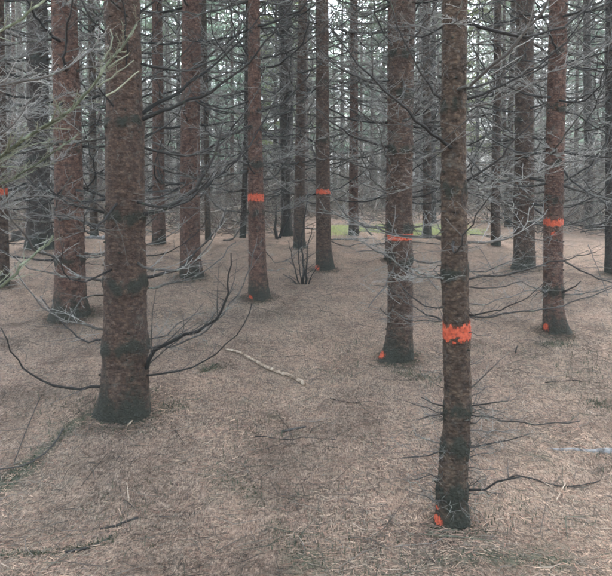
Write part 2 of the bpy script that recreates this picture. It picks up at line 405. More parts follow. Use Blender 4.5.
# needle and twig litter: many small bent slivers
rng = np.random.default_rng(5)
XI, YI = xs, ys; ZG = gv[:, :, 2]
def gz_np(X, Y):
    i = np.clip(np.searchsorted(xs, X) - 1, 0, GXN - 2); j = np.clip(np.searchsorted(ys, Y) - 1, 0, GYN - 2)
    fx = (X - xs[i]) / (xs[i + 1] - xs[i]); fy = (Y - ys[j]) / (ys[j + 1] - ys[j])
    return (ZG[j, i] * (1 - fx) + ZG[j, i + 1] * fx) * (1 - fy) + (ZG[j + 1, i] * (1 - fx) + ZG[j + 1, i + 1] * fx) * fy
def slivers(n, ymin, ymax, pw, L0, L1, W0, W1, cols, lift, name, label, XY=None):
    Y = ymin + (ymax - ymin) * rng.random(n) ** pw
    X = (rng.random(n) * 2 - 1) * (Y * .54 + .35)
    if XY is not None: X, Y = XY; n = len(X)
    an = rng.normal(0, .9, n) + np.where(rng.random(n) < .35, rng.random(n) * 6.28, 0)
    L = L0 + (L1 - L0) * rng.random(n) ** 2.2; W = W0 + (W1 - W0) * rng.random(n) ** 2
    bend = rng.normal(0, .16, n) * L; hz = lift * rng.random(n); tilt = rng.normal(0, .10, n) * L
    dx, dy = np.cos(an), np.sin(an)
    V = np.zeros((n, 9, 3))
    for s_, t in enumerate((-.5, 0, .5)):
        cx = X + dx * L * t - dy * bend * (1 - 4 * t * t); cy = Y + dy * L * t + dx * bend * (1 - 4 * t * t)
        g = gz_np(cx, cy) + hz + tilt * t
        wv = W * (1.0 if s_ == 1 else .6)
        for e, (o, h) in enumerate(((-1, -.2), (0, .9), (1, -.2))):
            V[:, s_ * 3 + e, 0] = cx - dy * wv * o; V[:, s_ * 3 + e, 1] = cy + dx * wv * o; V[:, s_ * 3 + e, 2] = g + wv * h + .001
    Fc = np.array([(0, 1, 4, 3), (1, 2, 5, 4), (3, 4, 7, 6), (4, 5, 8, 7)])
    Fa = (Fc[None] + (np.arange(n) * 9)[:, None, None]).reshape(-1, 4)
    ca = np.array(cols); pick = rng.integers(0, len(ca), n)
    cc = ca[pick] * (.7 + .6 * rng.random((n, 1))); cc = cc * np.array([1.04, .99, .97])
    pt = np.array([mnoise.fractal((a * 1.7, b * 1.7, 4.4), 1.0, 2.0, 4) for a, b in zip(X, Y)]); cc *= np.clip(.92 + .75 * pt, .45, 1.25)[:, None]
    C4 = np.ones((n, 9, 4)); C4[:, :, :3] = cc[:, None, :]
    o = link(name, npmesh(name, V.reshape(-1, 3), Fa, LITTER, {'col': ('FLOAT_COLOR', C4)}))
    tag(o, label, kind='stuff'); return o
BR = [(.24, .17, .128), (.19, .13, .10), (.12, .085, .066), (.30, .22, .165), (.36, .27, .20), (.06, .045, .037), (.24, .145, .11), (.045, .036, .03), (.16, .145, .11)]
slivers(150000, 1.7, 9.5, 1.45, .014, .062, .0007, .0017, BR, .009, 'needle_litter', 'fallen brown needles and bark crumbs over the forest floor')
slivers(5500, 1.7, 11.5, 1.3, .035, .14, .0011, .0023, [(.18, .145, .115), (.21, .175, .14), (.10, .08, .07), (.05, .043, .038), (.17, .145, .12), (.07, .066, .055), (.24, .2, .16), (.04, .036, .033), (.05, .055, .04)], .014,
        'twig_litter', 'small pale and dark broken twigs scattered over the needles')

slivers(2000, 1.8, 10.5, 1.15, .10, .42, .0014, .0032, [(.04, .034, .03), (.06, .05, .044), (.09, .08, .07), (.05, .055, .04), (.11, .095, .08)], .02, 'stick_litter', 'longer thin dark dead twigs lying about on the needles')

bx_, by_ = [], []
for k, t in T.items():
    if t['d'] > 9.5 or k == 'Z': continue
    rb = .5 * t['prof'][0][2] * t['d'] / F; m_ = int(520 * rb / .1)
    a_ = rng.random(m_) * 6.283; q_ = rb * (.98 + t['flare'] * .3 + np.abs(rng.normal(0, .42, m_)))
    bx_.append(t['bx'] + np.cos(a_) * q_); by_.append(t['by'] + np.sin(a_) * q_)
slivers(1, 0, 0, 1, .03, .14, .001, .0024, [(.12, .085, .066), (.19, .13, .10), (.06, .045, .037), (.24, .17, .128), (.07, .075, .05), (.045, .036, .03)], .016, 'foot_litter', 'needles and twigs heaped against the feet of the trees', (np.concatenate(bx_), np.concatenate(by_)))

# ------------------------------------------------------------------ branch generators
def rv(r, s=1.0): return Vector((r.uniform(-1, 1), r.uniform(-1, 1), r.uniform(-1, 1))) * s
def side_twigs(mb, pts, r0, r1, r, dens, L, n=4, lvl=1, planar=.35, up=.15, start=.12, tint=.75, rmin=None):
    """twigs along pts; L = longest twig length"""
    acc = 0; side = 1; tot = sum((pts[i + 1] - pts[i]).length for i in range(len(pts) - 1)); run = 0
    for i in range(len(pts) - 1):
        seg = pts[i + 1] - pts[i]; sl = seg.length; run += sl; acc += sl * dens
        t = run / max(tot, 1e-6)
        if t < start: acc = min(acc, .5); continue
        while acc > 1:
            acc -= 1; side = -side
            dr = seg.normalized()
            lat = dr.cross(Vector((0, 0, 1)))
            if lat.length < .15: lat = dr.cross(Vector((0, 1, 0)))
            lat.normalize()
            vd = (dr * r.uniform(.35, 1.0) + lat * side * r.uniform(.55, 1.0) + Vector((0, 0, r.uniform(-planar, planar) + up * .5))).normalized()
            ln = L * r.uniform(.25, 1.0) * (1.15 - t * .75)
            rr = max(rmin or r1 * .95, (r0 + (r1 - r0) * t) * r.uniform(.22, .5))
            p = pts[i] + seg * r.random(); tp = [p]; k = 4 if lvl else 3
            cv = rv(r, .22) + Vector((0, 0, up * .6))
            for s in range(k):
                vd = (vd + cv * .45 + rv(r, .10)).normalized(); p = p + vd * ln / k; tp.append(p)
            mb.tube(tp, [rr * (1 - .68 * j / k) for j in range(k + 1)], max(3, n - 1), [tint * (.45 + .55 * j / k) for j in range(k + 1)], cap=False)
            if lvl > 0:
                side_twigs(mb, tp, rr * .8, r1 * .8, r, dens * 1.5, ln * .5, n, lvl - 1, .7, up, .2, 1.0, rmin * .85 if rmin else None)
def make_branch(mb, pts, r0, r1, r, dens=14, L=.35, n=5, lvl=1, tint=.75, jit=.011, step=.065, **kw):
    pp = catmull(pts, step)
    pp = [p + rv(r, jit) * (1 if 0 < i < len(pp) - 1 else 0) for i, p in enumerate(pp)]
    m = len(pp) - 1
    mb.tube(pp, [(r0 + (r1 - r0) * (i / m) ** .8) * r.uniform(.93, 1.07) for i in range(m + 1)], n, [.12 * i / m for i in range(m + 1)])
    side_twigs(mb, pp, r0, r1, r, dens, L, n, lvl, tint=tint, **kw)
def proc_pts(r, L, droop, rise):
    """branch leaving along +X: dips, then sweeps up"""
    out = []; yb = r.uniform(-.25, .25)
    for i in range(7):
        t = i / 6
        out.append(Vector((L * t * (1 - .08 * t), L * yb * t * t + r.uniform(-.015, .015), L * (-droop * math.sin(t * 2.4) + rise * t ** 2.2))))
    return out
BV = []   # shared branch meshes for the nearer trees
for i in range(14):
    r = random.Random(100 + i); mb = MB()
    make_branch(mb, proc_pts(r, 1.0, r.uniform(.0, .22), r.uniform(.05, .5)), .0115, .0030, r, dens=r.uniform(9, 16), L=r.uniform(.3, .55), n=5, lvl=1)
    BV.append(mb.mesh('branch', TWIG if i % 2 else TWIG_DARK))
SV = []   # short twiggy stubs
for i in range(8):
    r = random.Random(300 + i); mb = MB()
    make_branch(mb, proc_pts(r, .22, r.uniform(-.3, .3), r.uniform(-.2, .5)), .0036, .001, r, dens=22, L=.13, n=4, lvl=1, tint=.9, jit=.002, step=.03)
    SV.append(mb.mesh('twig', TWIG))

# crowns ---------------------------------------------------------------------------------
def crown_mesh(name, mat, z0, z1, r0, seed, n_whorl, n_br, leafs, leaf, droop=.25):
    r = random.Random(seed); mb = MB(); lv = []; lf = []
    for wv in range(n_whorl):
        t = wv / n_whorl; z = z0 + (z1 - z0) * t + r.uniform(-.1, .1)
        for b in range(n_br):
            an = r.uniform(0, 6.283); L = r0 * (1 - t) ** .75 * r.uniform(.55, 1.1) + .15
            p = Vector((0, 0, z)); pts = []
            for k in range(6):
                s = k / 5; pts.append(p + Vector((math.cos(an) * L * s, math.sin(an) * L * s, L * (-droop * s + .25 * s * s))))
            mb.tube(pts, [.014 * (1 - .85 * k / 5) for k in range(6)], 3, 1.0, cap=False)
            lat = Vector((-math.sin(an), math.cos(an), 0)); rad = Vector((math.cos(an), math.sin(an), 0))
            for k in range(int(leafs * (.4 + L / r0))):
                s = r.uniform(.22, 1.02) ** .8; i0 = min(4, int(s * 5)); c = pts[i0].lerp(pts[i0 + 1], min(1, s * 5 - i0))
                sd = r.choice((-1, 1)); spread = .30 * L * (1.1 - s) + .05
                q0 = c + lat * sd * r.random() * spread + Vector((0, 0, r.uniform(-.10, .02))) + rad * r.uniform(-.05, .08)
                dv = (rad * r.uniform(.4, 1) + lat * sd * r.uniform(.2, 1) + Vector((0, 0, r.uniform(-.7, .15)))).normalized()
                sv = dv.cross(Vector((r.uniform(-.5, .5), r.uniform(-.5, .5), 1))).normalized()
                ll = leaf * r.uniform(.6, 1.5); ww = ll * r.uniform(.16, .3)
                b0 = len(mb.v)
                for vv in (q0 - sv * ww * .5, q0 + dv * ll * .5 - sv * ww, q0 + dv * ll, q0 + dv * ll * .5 + sv * ww):
                    mb.v.append(vv); mb.a.append(0.0)
                mb.f.append((b0, b0 + 1, b0 + 2, b0 + 3))
    return mb.mesh(name, mat, smooth=False)
CROWN = [crown_mesh('crown', NEEDLE, 0, 6.0, 1.15, 40 + i, 15, 5, 26, .15) for i in range(3)]
GREENC = [crown_mesh('crown', mt, 0, 9.0, 1.9, 60 + i, 26, 6, 46, .15, .35) for i, mt in enumerate((NEEDLE_BLUE, NEEDLE_BLUE, NEEDLE_YEL))]

# ------------------------------------------------------------------ build the traced trees
class Trunk:
    def __init__(s, key):
        t = T[key]; s.t = t; d = t['d']; s.d = d
        base = P(t['xb'], t['yb'], d); s.base = Vector((base.x, base.y, gz(base.x, base.y)))
        rows = []
        for (y, x, wpx) in t['prof']:
            p = P(x, y, d); rows.append((p.z - s.base.z, p.x - s.base.x, .5 * wpx * d / F))
        rows[0] = (0.0, rows[0][1], rows[0][2])
        rows.insert(0, (-.25, rows[0][1], rows[0][2] * 1.05))
        zt, xt, rt = rows[-1]; H = t['H']
        slope = (rows[-1][1] - rows[1][1]) / max(.5, rows[-1][0] - rows[1][0])
        for k in (.35, .7, 1.0):
            z = zt + (H - zt) * k; rows.append((z, xt + slope * (z - zt) * .6, max(.012, rt * (1 - .88 * k))))
        s.rows = np.array(rows); s.seed = sum(map(ord, key)) * 1.37; s.H = H
        s.wz = [(P(t['xb'], y, d).z - s.base.z, k) for y, k in t['whorls']]
        s.phi = [rnd.uniform(0, 6.28) for _ in range(3)]
        if t['lobes'] is not None: s.phi[0] = t['lobes']
    def center(s, z): return Vector((float(np.interp(z, s.rows[:, 0], s.rows[:, 1])), .012 * math.sin(z * 1.3 + s.seed), z))
    def rad(s, z): return float(np.interp(z, s.rows[:, 0], s.rows[:, 2]))
    def whorl(s, z):
        return max([k * math.exp(-((z - wz) / (.028 + s.rad(z) * .12)) ** 2) for wz, k in s.wz] + [0])
    def surf(s, z, th, off=0.0):
        r = s.rad(z); fl = s.t['flare'] * math.exp(-max(z, -.1) / (.05 + r * .6))
        lobe = max(0, math.cos(th - s.phi[0])) ** 3 * 1.5 + max(0, math.cos(th - s.phi[1])) ** 4 + max(0, math.cos(th - s.phi[2])) ** 4
        k = 1 + fl * (.10 + lobe * 1.15)
        cx, cy = math.cos(th), math.sin(th)
        k += .035 * mnoise.noise((cx * 1.6 + s.seed, cy * 1.6, z * 3.0)) + .028 * mnoise.noise((cx * 5 + s.seed, cy * 5, z * 9))
        if z < 4.5: k += .02 * mnoise.noise((cx * 13 + s.seed, cy * 13, z * 26))
        if getattr(s, 'near', False) and z < 3.3:
            q1 = mnoise.noise((cx * r * 55 + s.seed, cy * r * 55, z * 62)); q2 = mnoise.noise((cx * r * 24 + 3, cy * r * 24 + s.seed, z * 34))
            off += .0032 * max(-.4, min(.5, q1 * 1.5)) + .0035 * q2
        k += .12 * s.whorl(z + .045 * mnoise.noise((cx * 1.7 + s.seed, cy * 1.7, z * 2)))
        return s.center(z) + Vector((cx, cy, 0)) * (r * k + off)
    def mesh(s, near):
        mb = MB(); n = 60 if near else 16; s.near = near
        zs = list(np.arange(-.25, min(3.3 if near else 4.4, s.H), .013 if near else .06)); z = zs[-1]
        while z < s.H: z += .5; zs.append(min(z, s.H))
        for z in zs:
            for k in range(n):
                th = 2 * math.pi * k / n
                wv = s.whorl(z + .045 * mnoise.noise((math.cos(th) * 1.7 + s.seed, math.sin(th) * 1.7, z * 2)) + .02 * mnoise.noise((math.cos(th) * 6, math.sin(th) * 6 + s.seed, z * 9)))
                wv *= max(.15, min(1.2, .75 + 1.1 * mnoise.noise((math.cos(th) * 2.4, math.sin(th) * 2.4 + s.seed, z * 5))))
                mb.v.append(s.surf(z, th))
                mb.a.append(min(1, .65 * math.exp(-max(0, z) / .14) + .5 * math.exp(-max(0, z) / .5) * (.6 + .8 * mnoise.noise((math.cos(th) * 2, math.sin(th) * 2 + s.seed, z * 2))) + 1.05 * wv))
        for i in range(len(zs) - 1):
            for k in range(n):
                k2 = (k + 1) % n
                mb.f.append((i * n + k, i * n + k2, (i + 1) * n + k2, (i + 1) * n + k))
        mb.f.append(tuple((len(zs) - 1) * n + k for k in range(n)))
        # knots and broken branch stubs on the bark
        r = random.Random(int(s.seed * 10))
        for _ in range(s.t['stub']):
            z = r.uniform(.15, 2.9); th = r.uniform(0, 6.283); p = s.surf(z, th, -.006)
            o = Vector((math.cos(th), math.sin(th), r.uniform(-.2, .5))).normalized(); ln = r.uniform(.006, .022); rr = r.uniform(.004, .010)
            mb.tube([p, p + o * ln * .5, p + o * ln], [rr * 1.5, rr, rr * .6], 6, .95)
        return mb.mesh('trunk', s.t['bark'])
    def front(s): return math.atan2(-s.base.y, -s.base.x)
    def theta_at(s, frac):
        """angle of the silhouette fraction: -1 left edge, 0 centre, 1 right edge as seen from the viewpoint"""
        return s.front() + math.asin(max(-.98, min(.98, frac)))
    def patch(s, zc, hz, th0, th1, seed, fill, band=True):
        """sprayed paint: ragged little shell 1.5 mm proud of the bark"""
        nz, nt_ = 30, 72; mb = MB(); vid = {}; cov = {}
        for i in range(nz + 1):
            for j in range(nt_ + 1):
                u = i / nz * 3.4 - 1.7; v = j / nt_ * 2 - 1
                nn = mnoise.noise((v * 9 + seed, u * .7, seed)) * .6 + mnoise.noise((v * 22 + seed, u * 3.2, seed * 2)) * .5
                if band:
                    e = abs(u + .12 * math.sin(v * 3 + seed)); c = (1.0 + nn * 1.1 * (1.15 - fill) - (1 - fill) * .15 - e) * 1.6 + .5
                    c -= max(0, abs(v) - .86) * 9 + max(0, mnoise.noise((v * 7, u * 2, seed + 9)) - .1 - .35 * fill) * 3.0
                else: c = (.8 + nn * .8 - math.hypot(u, v)) * 2.2 + .5
                cov[i, j] = max(0, min(1, c))
        def vert(i, j):
            if (i, j) not in vid:
                z = zc - hz * 1.7 + 3.4 * hz * i / nz; th = th0 + (th1 - th0) * j / nt_
                vid[(i, j)] = len(mb.v); mb.v.append(s.surf(z, th, .0022)); mb.a.append(cov[i, j])
            return vid[(i, j)]
        for i in range(nz):
            for j in range(nt_):
                if max(cov[i, j], cov[i + 1, j], cov[i, j + 1], cov[i + 1, j + 1]) > .02:
                    mb.f.append((vert(i, j), vert(i, j + 1), vert(i + 1, j + 1), vert(i + 1, j)))
        return mb
ROOT = {}
TR = {}
NEAR = ('A', 'B', 'C', 'D', 'E', 'F', 'Gt', 'H', 'I', 'J', 'K')
for key, t in T.items():
    tk = Trunk(key); TR[key] = tk
    e = bpy.data.objects.new('spruce_tree', None); col.objects.link(e); e.location = tk.base; e.empty_display_size = .2
    tag(e, t['label'], 'tree', 'painted spruces' if t['paint'] else 'unpainted spruces'); ROOT[key] = e
    link('trunk', tk.mesh(t['d'] < 6.5), e)
    for (y, hpx, fill) in t['paint']:
        zc = P(t['xb'], y, tk.d).z - tk.base.z; hz = hpx * .5 * tk.d / F
        f0 = tk.front(); mb = tk.patch(zc, hz, f0 - R(118), f0 + R(118), tk.seed, fill)
        if mb.f: link('paint_band', mb.mesh('paint_band', PAINT), e)
    for (x, y, fr, wpx, hpx) in t['spots']:
        zc = P(x, y, tk.d).z - tk.base.z; hz = hpx * .5 * tk.d / F
        cx = P(t['xb'], y, tk.d).x; rr = tk.rad(max(0, zc)); th = tk.theta_at(-fr)
        half = min(1.1, wpx * .7 * tk.d / F / rr); hz *= 1.35
        mb = tk.patch(zc, hz * .62, th - half, th + half, tk.seed + 5, .7, band=False)
        if mb.f: link('paint_spot', mb.mesh('paint_spot', PAINT), e)
    if t['crown']:
        r = random.Random(key); zc = max(5.2, tk.H * .5)
        link('crown', CROWN[r.randrange(3)], e, tk.center(zc), (0, 0, r.uniform(0, 6)), (1, 1, (tk.H - zc) / 6.0 * 1.02))

# traced branches --------------------------------------------------------------------------
def traced(key, pix, dd=0.0, r0=.009, r1=.002, dens=10, L=.3, mat=None, lvl=1, n=6, tint=.75, curve=0.0, **kw):
    """pix: photo polyline from the trunk outwards; dd: how far the tip lies behind (+) / before (-) the trunk axis"""
    tk = TR[key]; m = len(pix) - 1; pts = []
    lens = [0]
    for i in range(m): lens.append(lens[-1] + math.hypot(pix[i + 1][0] - pix[i][0], pix[i + 1][1] - pix[i][1]))
    for i, (x, y) in enumerate(pix):
        t = lens[i] / lens[-1]
        pts.append(P(x, y, tk.d + dd * t + curve * math.sin(t * 3.14)) - tk.base)
    p0 = pts[0]; c = tk.center(p0.z); pts[0] = c + (p0 - c) * .6
    mb = MB(); r = random.Random(ord(key[0]) * 7919 + int(pix[0][0]) * 131 + int(pix[0][1]) * 17 + int(pix[-1][0]) * 7 + int(pix[-1][1]))
    make_branch(mb, pts, r0, r1, r, dens, L, n, lvl, tint, **kw)
    return link('branch', mb.mesh('branch', mat or TWIG_DARK), ROOT[key])
D, W_ = TWIG_DARK, TWIG
A_ = [([(139, 119), (160, 103), (180, 90), (205, 72), (225, 56), (240, 41), (258, 20), (271, -6)], .5, .0095, 5, .25, D),
      ([(139, 122), (178, 105), (200, 96), (222, 83), (248, 61), (274, 32), (296, -6)], -.35, .0085, 5, .25, D),
      ([(140, 216), (158, 211), (176, 202), (196, 188), (212, 160), (220, 140), (226, 118)], -.3, .012, 7, .35, D),
      ([(140, 217), (176, 205), (200, 190), (222, 172), (248, 145), (266, 118), (276, 95)], .4, .009, 7, .35, D),
      ([(140, 278), (164, 274), (185, 264), (198, 251), (215, 233), (226, 208)], .3, .010, 8, .3, D),
      ([(140, 291), (165, 286), (183, 281), (202, 272), (222, 256), (236, 242)], .6, .006, 9, .25, W_),
      ([(135, 371), (147, 366), (155, 352), (176, 340), (206, 327), (221, 311), (229, 284), (231, 253)], -.45, .013, 9, .4, D),
      ([(140, 340), (165, 336), (178, 325), (196, 314)], .3, .005, 14, .3, W_),
      ([(140, 348), (170, 346), (200, 335), (222, 315), (243, 284), (257, 244)], .25, .006, 9, .35, W_),
      ([(143, 375), (180, 371), (205, 363), (226, 345), (243, 324), (252, 303)], -.2, .006, 5, .25, D),
      ([(110, 216), (90, 209), (68, 202), (54, 192), (34, 167)], -.3, .009, 9, .35, D),
      ([(108, 226), (90, 225), (72, 219), (50, 214), (24, 214)], .3, .006, 10, .3, W_),
      ([(108, 282), (96, 279), (75, 276), (52, 275), (30, 269), (15, 258)], -.35, .008, 9, .3, W_),
      ([(106, 295), (94, 296), (84, 299), (72, 312), (66, 325)], -.3, .005, 6, .22, W_),
      ([(106, 331), (85, 326), (62, 320), (42, 306), (24, 283), (14, 262)], -.25, .007, 9, .35, W_),
      ([(108, 339), (90, 341), (78, 336), (58, 318), (40, 296)], .3, .006, 10, .3, D),
      ([(106, 386), (80, 388), (55, 385), (30, 373), (12, 350), (1, 328)], -.45, .0085, 4, .25, D),
      ([(122, 120), (115, 108), (107, 99), (100, 88), (97, 74)], -.35, .008, 9, .25, D),
      ([(129, 107), (127, 85), (126, 45), (123, 0), (121, -30)], -.35, .007, 6, .25, D),
      ([(132, 22), (145, 9), (160, -8)], .1, .009, 5, .25, D),
      ([(113, 120), (100, 112), (85, 108), (60, 112), (35, 118)], .4, .007, 14, .4, W_),
      ([(108, 40), (92, 22), (80, -5)], -.2, .008, 8, .3, D)]
for pix, dd, r0, dens, L, mt in A_: traced('A', pix, dd, r0 * (1.75 if pix[0][1] < 220 and pix[-1][0] > 150 else 1.3), .0034, dens * 1.8, L * 1.5, mt, rmin=.0014)
B_ = [([(450, 107), (434, 92), (415, 65), (399, 27), (389, -4)], -.25, .0075, 4, .2, D),
      ([(460, 102), (482, 94), (516, 78), (538, 65), (556, 52), (577, 34), (593, 18), (610, -3)], -.2, .0075, 6, .25, D),
      ([(460, 108), (490, 102), (515, 92), (542, 77), (575, 62), (600, 49), (620, 40)], .35, .0055, 8, .3, W_),
      ([(446, 107), (430, 103), (412, 98), (395, 100)], .2, .005, 9, .25, D),
      ([(446, 120), (425, 122), (405, 126)], .2, .004, 9, .25, W_),
      ([(455, 188), (473, 178), (487, 168), (502, 156), (516, 138), (535, 120), (545, 104)], -.25, .007, 5, .22, D),
      ([(460, 190), (490, 187), (515, 182), (540, 172), (570, 158), (600, 150)], .3, .0045, 10, .3, W_),
      ([(446, 186), (425, 185), (402, 190), (385, 192)], .15, .0045, 10, .25, W_),
      ([(446, 152), (430, 154), (415, 161)], -.2, .005, 8, .22, W_),
      ([(446, 272), (425, 277), (408, 272), (392, 258), (372, 250), (355, 252)], .3, .006, 13, .25, W_),
      ([(446, 280), (425, 277), (405, 280), (390, 272)], -.25, .005, 14, .25, W_),
      ([(446, 307), (425, 306), (412, 297), (398, 280)], .2, .005, 9, .22, D),
      ([(446, 320), (425, 321), (408, 320), (392, 310)], .25, .004, 9, .25, W_),
      ([(460, 282), (482, 277), (514, 274), (534, 267), (560, 260), (596, 252)], .25, .0065, 9, .3, D),
      ([(460, 272), (485, 271), (505, 262), (525, 256)], -.2, .005, 14, .28, W_),
      ([(460, 288), (482, 288), (506, 286), (524, 281)], .15, .004, 9, .22, D),
      ([(462, 315), (482, 317), (514, 313), (541, 310), (562, 306), (590, 296), (616, 287)], .25, .006, 6, .25, D),
      ([(462, 300), (480, 305), (510, 296), (535, 290)], .3, .0035, 9, .25, W_),
      ([(465, 408), (485, 404), (508, 401)], .05, .005, 14, .18, D),
      ([(465, 413), (490, 417), (515, 422), (545, 424), (580, 421)], .1, .0045, 10, .2, D),
      ([(448, 408), (432, 404), (421, 397)], -.05, .005, 14, .16, D),
      ([(448, 412), (430, 417), (418, 420)], .1, .004, 16, .16, D),
      ([(446, 450), (428, 455), (402, 458)], -.05, .005, 12, .18, D),
      ([(446, 446), (430, 442), (415, 435)], .1, .004, 12, .16, W_),
      ([(464, 448), (485, 446), (508, 439), (530, 434)], .15, .005, 12, .2, D),
      ([(465, 430), (488, 432), (520, 430)], .15, .004, 12, .2, W_),
      ([(462, 491), (485, 489), (497, 482), (512, 478), (535, 479)], -.05, .007, 9, .2, D),
      ([(448, 480), (430, 476), (415, 480)], -.05, .004, 12, .16, W_),
      ([(462, 20), (480, 8), (500, -6)], .2, .005, 10, .3, D), ([(446, 40), (430, 30), (410, 26), (390, 28)], .3, .005, 10, .3, W_),
      ([(462, 50), (485, 42), (510, 36), (540, 22)], .4, .004, 10, .3, W_), ([(446, 35), (432, 55), (420, 62)], -.2, .004, 8, .2, D)]
for pix, dd, r0, dens, L, mt in B_: traced('B', pix, dd, r0, .0024, dens * 2.1, L * 1.45, mt, step=.05, jit=.007, rmin=.001)
C_ = [([(395, 150), (375, 143), (355, 138), (335, 126), (315, 108)], -.3, .010, 8, .4, D),
      ([(408, 162), (425, 157), (442, 148), (462, 135)], .3, .009, 8, .4, D),
      ([(395, 228), (370, 226), (350, 216), (338, 205), (330, 190)], .3, .008, 8, .35, W_),
      ([(408, 227), (428, 226), (442, 219), (470, 210)], .3, .007, 8, .4, W_),
      ([(396, 258), (393, 268), (385, 285), (368, 308)], -.5, .006, 9, .28, W_),
      ([(400, 258), (408, 268), (425, 276), (438, 290)], -.5, .008, 9, .3, W_),
      ([(395, 256), (378, 252), (362, 242), (345, 240)], -.2, .007, 12, .35, W_),
      ([(406, 256), (420, 262), (440, 262), (470, 250)], .2, .007, 12, .4, W_),
      ([(396, 172), (388, 160), (380, 135), (374, 115)], -.4, .006, 7, .3, W_),
      ([(404, 182), (385, 190), (372, 178), (360, 150)], -.4, .006, 8, .3, W_),
      ([(395, 95), (378, 85), (360, 78), (330, 60), (312, 42)], -.1, .009, 9, .45, D),
      ([(395, 90), (370, 66), (350, 62), (330, 66)], .3, .008, 9, .45, W_),
      ([(408, 90), (425, 82), (445, 66), (465, 52)], .3, .009, 9, .4, W_),
      ([(396, 55), (385, 35), (376, 15), (372, -8)], -.3, .008, 9, .4, D),
      ([(408, 55), (422, 40), (440, 20), (452, -5)], .2, .008, 9, .4, W_),
      ([(396, 28), (380, 22), (358, 24), (330, 12)], .3, .007, 9, .4, W_),
      ([(400, 70), (404, 85), (400, 110), (398, 118)], -.45, .006, 14, .3, W_),
      ([(402, 20), (410, 30), (406, 50)], -.4, .006, 14, .3, W_),
      ([(395, 320), (388, 317), (380, 308)], -.2, .004, 12, .25, W_)]
for pix, dd, r0, dens, L, mt in C_: traced('C', pix, dd, r0 * 1.2, .0042, dens * 2.0, L * 1.5, mt, rmin=.0017)
D__ = [([(256, 59), (285, 53), (305, 42), (326, 27), (338, 12)], .3, .010, 7, .4, D), ([(256, 113), (280, 105), (296, 90), (312, 72), (326, 56)], -.2, .010, 7, .4, D),
       ([(252, 60), (238, 40), (232, 20), (226, -6)], -.2, .009, 8, .4, D), ([(250, 60), (225, 52), (205, 44), (180, 40)], .3, .007, 9, .4, W_),
       ([(252, 115), (232, 110), (212, 98), (200, 80)], .2, .007, 9, .4, W_), ([(258, 212), (285, 210), (305, 200), (320, 184)], .3, .007, 9, .4, W_),
       ([(254, 212), (232, 212), (216, 206), (204, 190), (196, 170)], -.3, .008, 9, .45, W_), ([(254, 165), (236, 160), (222, 145), (214, 125)], -.3, .008, 9, .45, W_),
       ([(257, 165), (280, 160), (300, 150), (322, 138)], .1, .008, 9, .45, W_), ([(256, 240), (275, 262), (290, 258), (303, 246)], .2, .005, 6, .3, W_),
       ([(256, 270), (275, 271), (284, 268)], .2, .004, 8, .2, W_)]
for pix, dd, r0, dens, L, mt in D__: traced('D', pix, dd, r0 * 1.2, .0042, dens * 2.0, L * 1.5, mt, rmin=.0017)
E_ = [([(324, 38), (345, 22), (360, 8), (372, -8)], .2, .009, 8, .45, D), ([(320, 30), (300, 36), (285, 45), (265, 50)], -.3, .008, 8, .4, W_),
      ([(326, 82), (345, 92), (365, 102), (390, 106)], -.3, .008, 8, .45, W_), ([(320, 84), (305, 98), (285, 112), (262, 120)], -.3, .008, 8, .4, D),
      ([(326, 140), (345, 132), (362, 118), (372, 100)], .2, .008, 9, .45, W_), ([(320, 142), (300, 152), (280, 156), (262, 150)], .2, .007, 9, .45, W_),
      ([(328, 208), (342, 216), (358, 218), (385, 222)], -.3, .007, 7, .4, W_), ([(328, 240), (345, 246), (365, 243), (384, 250)], -.3, .006, 7, .4, W_)]
for pix, dd, r0, dens, L, mt in E_: traced('E', pix, dd, r0 * 1.2, .0042, dens * 2.0, L * 1.5, mt, rmin=.0017)
F__ = [([(557, 110), (575, 101), (597, 90), (616, 76)], -.2, .009, 9, .35, D), ([(556, 108), (575, 114), (596, 126), (612, 138)], -.3, .008, 9, .35, D),
       ([(556, 164), (575, 183), (595, 198), (616, 209)], -.3, .009, 8, .35, D), ([(551, 165), (530, 175), (510, 182), (484, 180)], .1, .008, 9, .4, W_),
       ([(557, 258), (572, 266), (590, 276), (616, 284)], -.3, .009, 7, .3, D), ([(557, 294), (570, 290), (581, 281)], -.3, .011, 4, .2, D),
       ([(556, 296), (580, 294), (600, 291), (616, 284)], .1, .006, 8, .3, W_), ([(551, 108), (535, 95), (522, 80), (505, 72)], .1, .009, 9, .4, W_),
       ([(551, 55), (536, 62), (520, 60)], -.2, .008, 9, .4, D), ([(559, 52), (575, 30), (586, 8), (592, -8)], -.2, .008, 9, .4, D),
       ([(559, 50), (580, 55), (612, 40)], .2, .007, 9, .4, W_), ([(551, 200), (535, 202), (520, 196), (500, 200)], -.3, .008, 9, .4, W_),
       ([(557, 200), (575, 200), (592, 190), (612, 170)], -.2, .007, 9, .4, W_), ([(551, 240), (535, 240), (520, 225), (508, 218)], -.2, .006, 9, .35, W_),
       ([(559, 2), (590, 12), (616, 23)], -.5, .009, 7, .35, D), ([(551, 290), (538, 288), (522, 282)], -.1, .006, 9, .3, W_)]
for pix, dd, r0, dens, L, mt in F__: traced('F', pix, dd, r0 * 1.2, .0042, dens * 2.0, L * 1.5, mt, rmin=.0017)
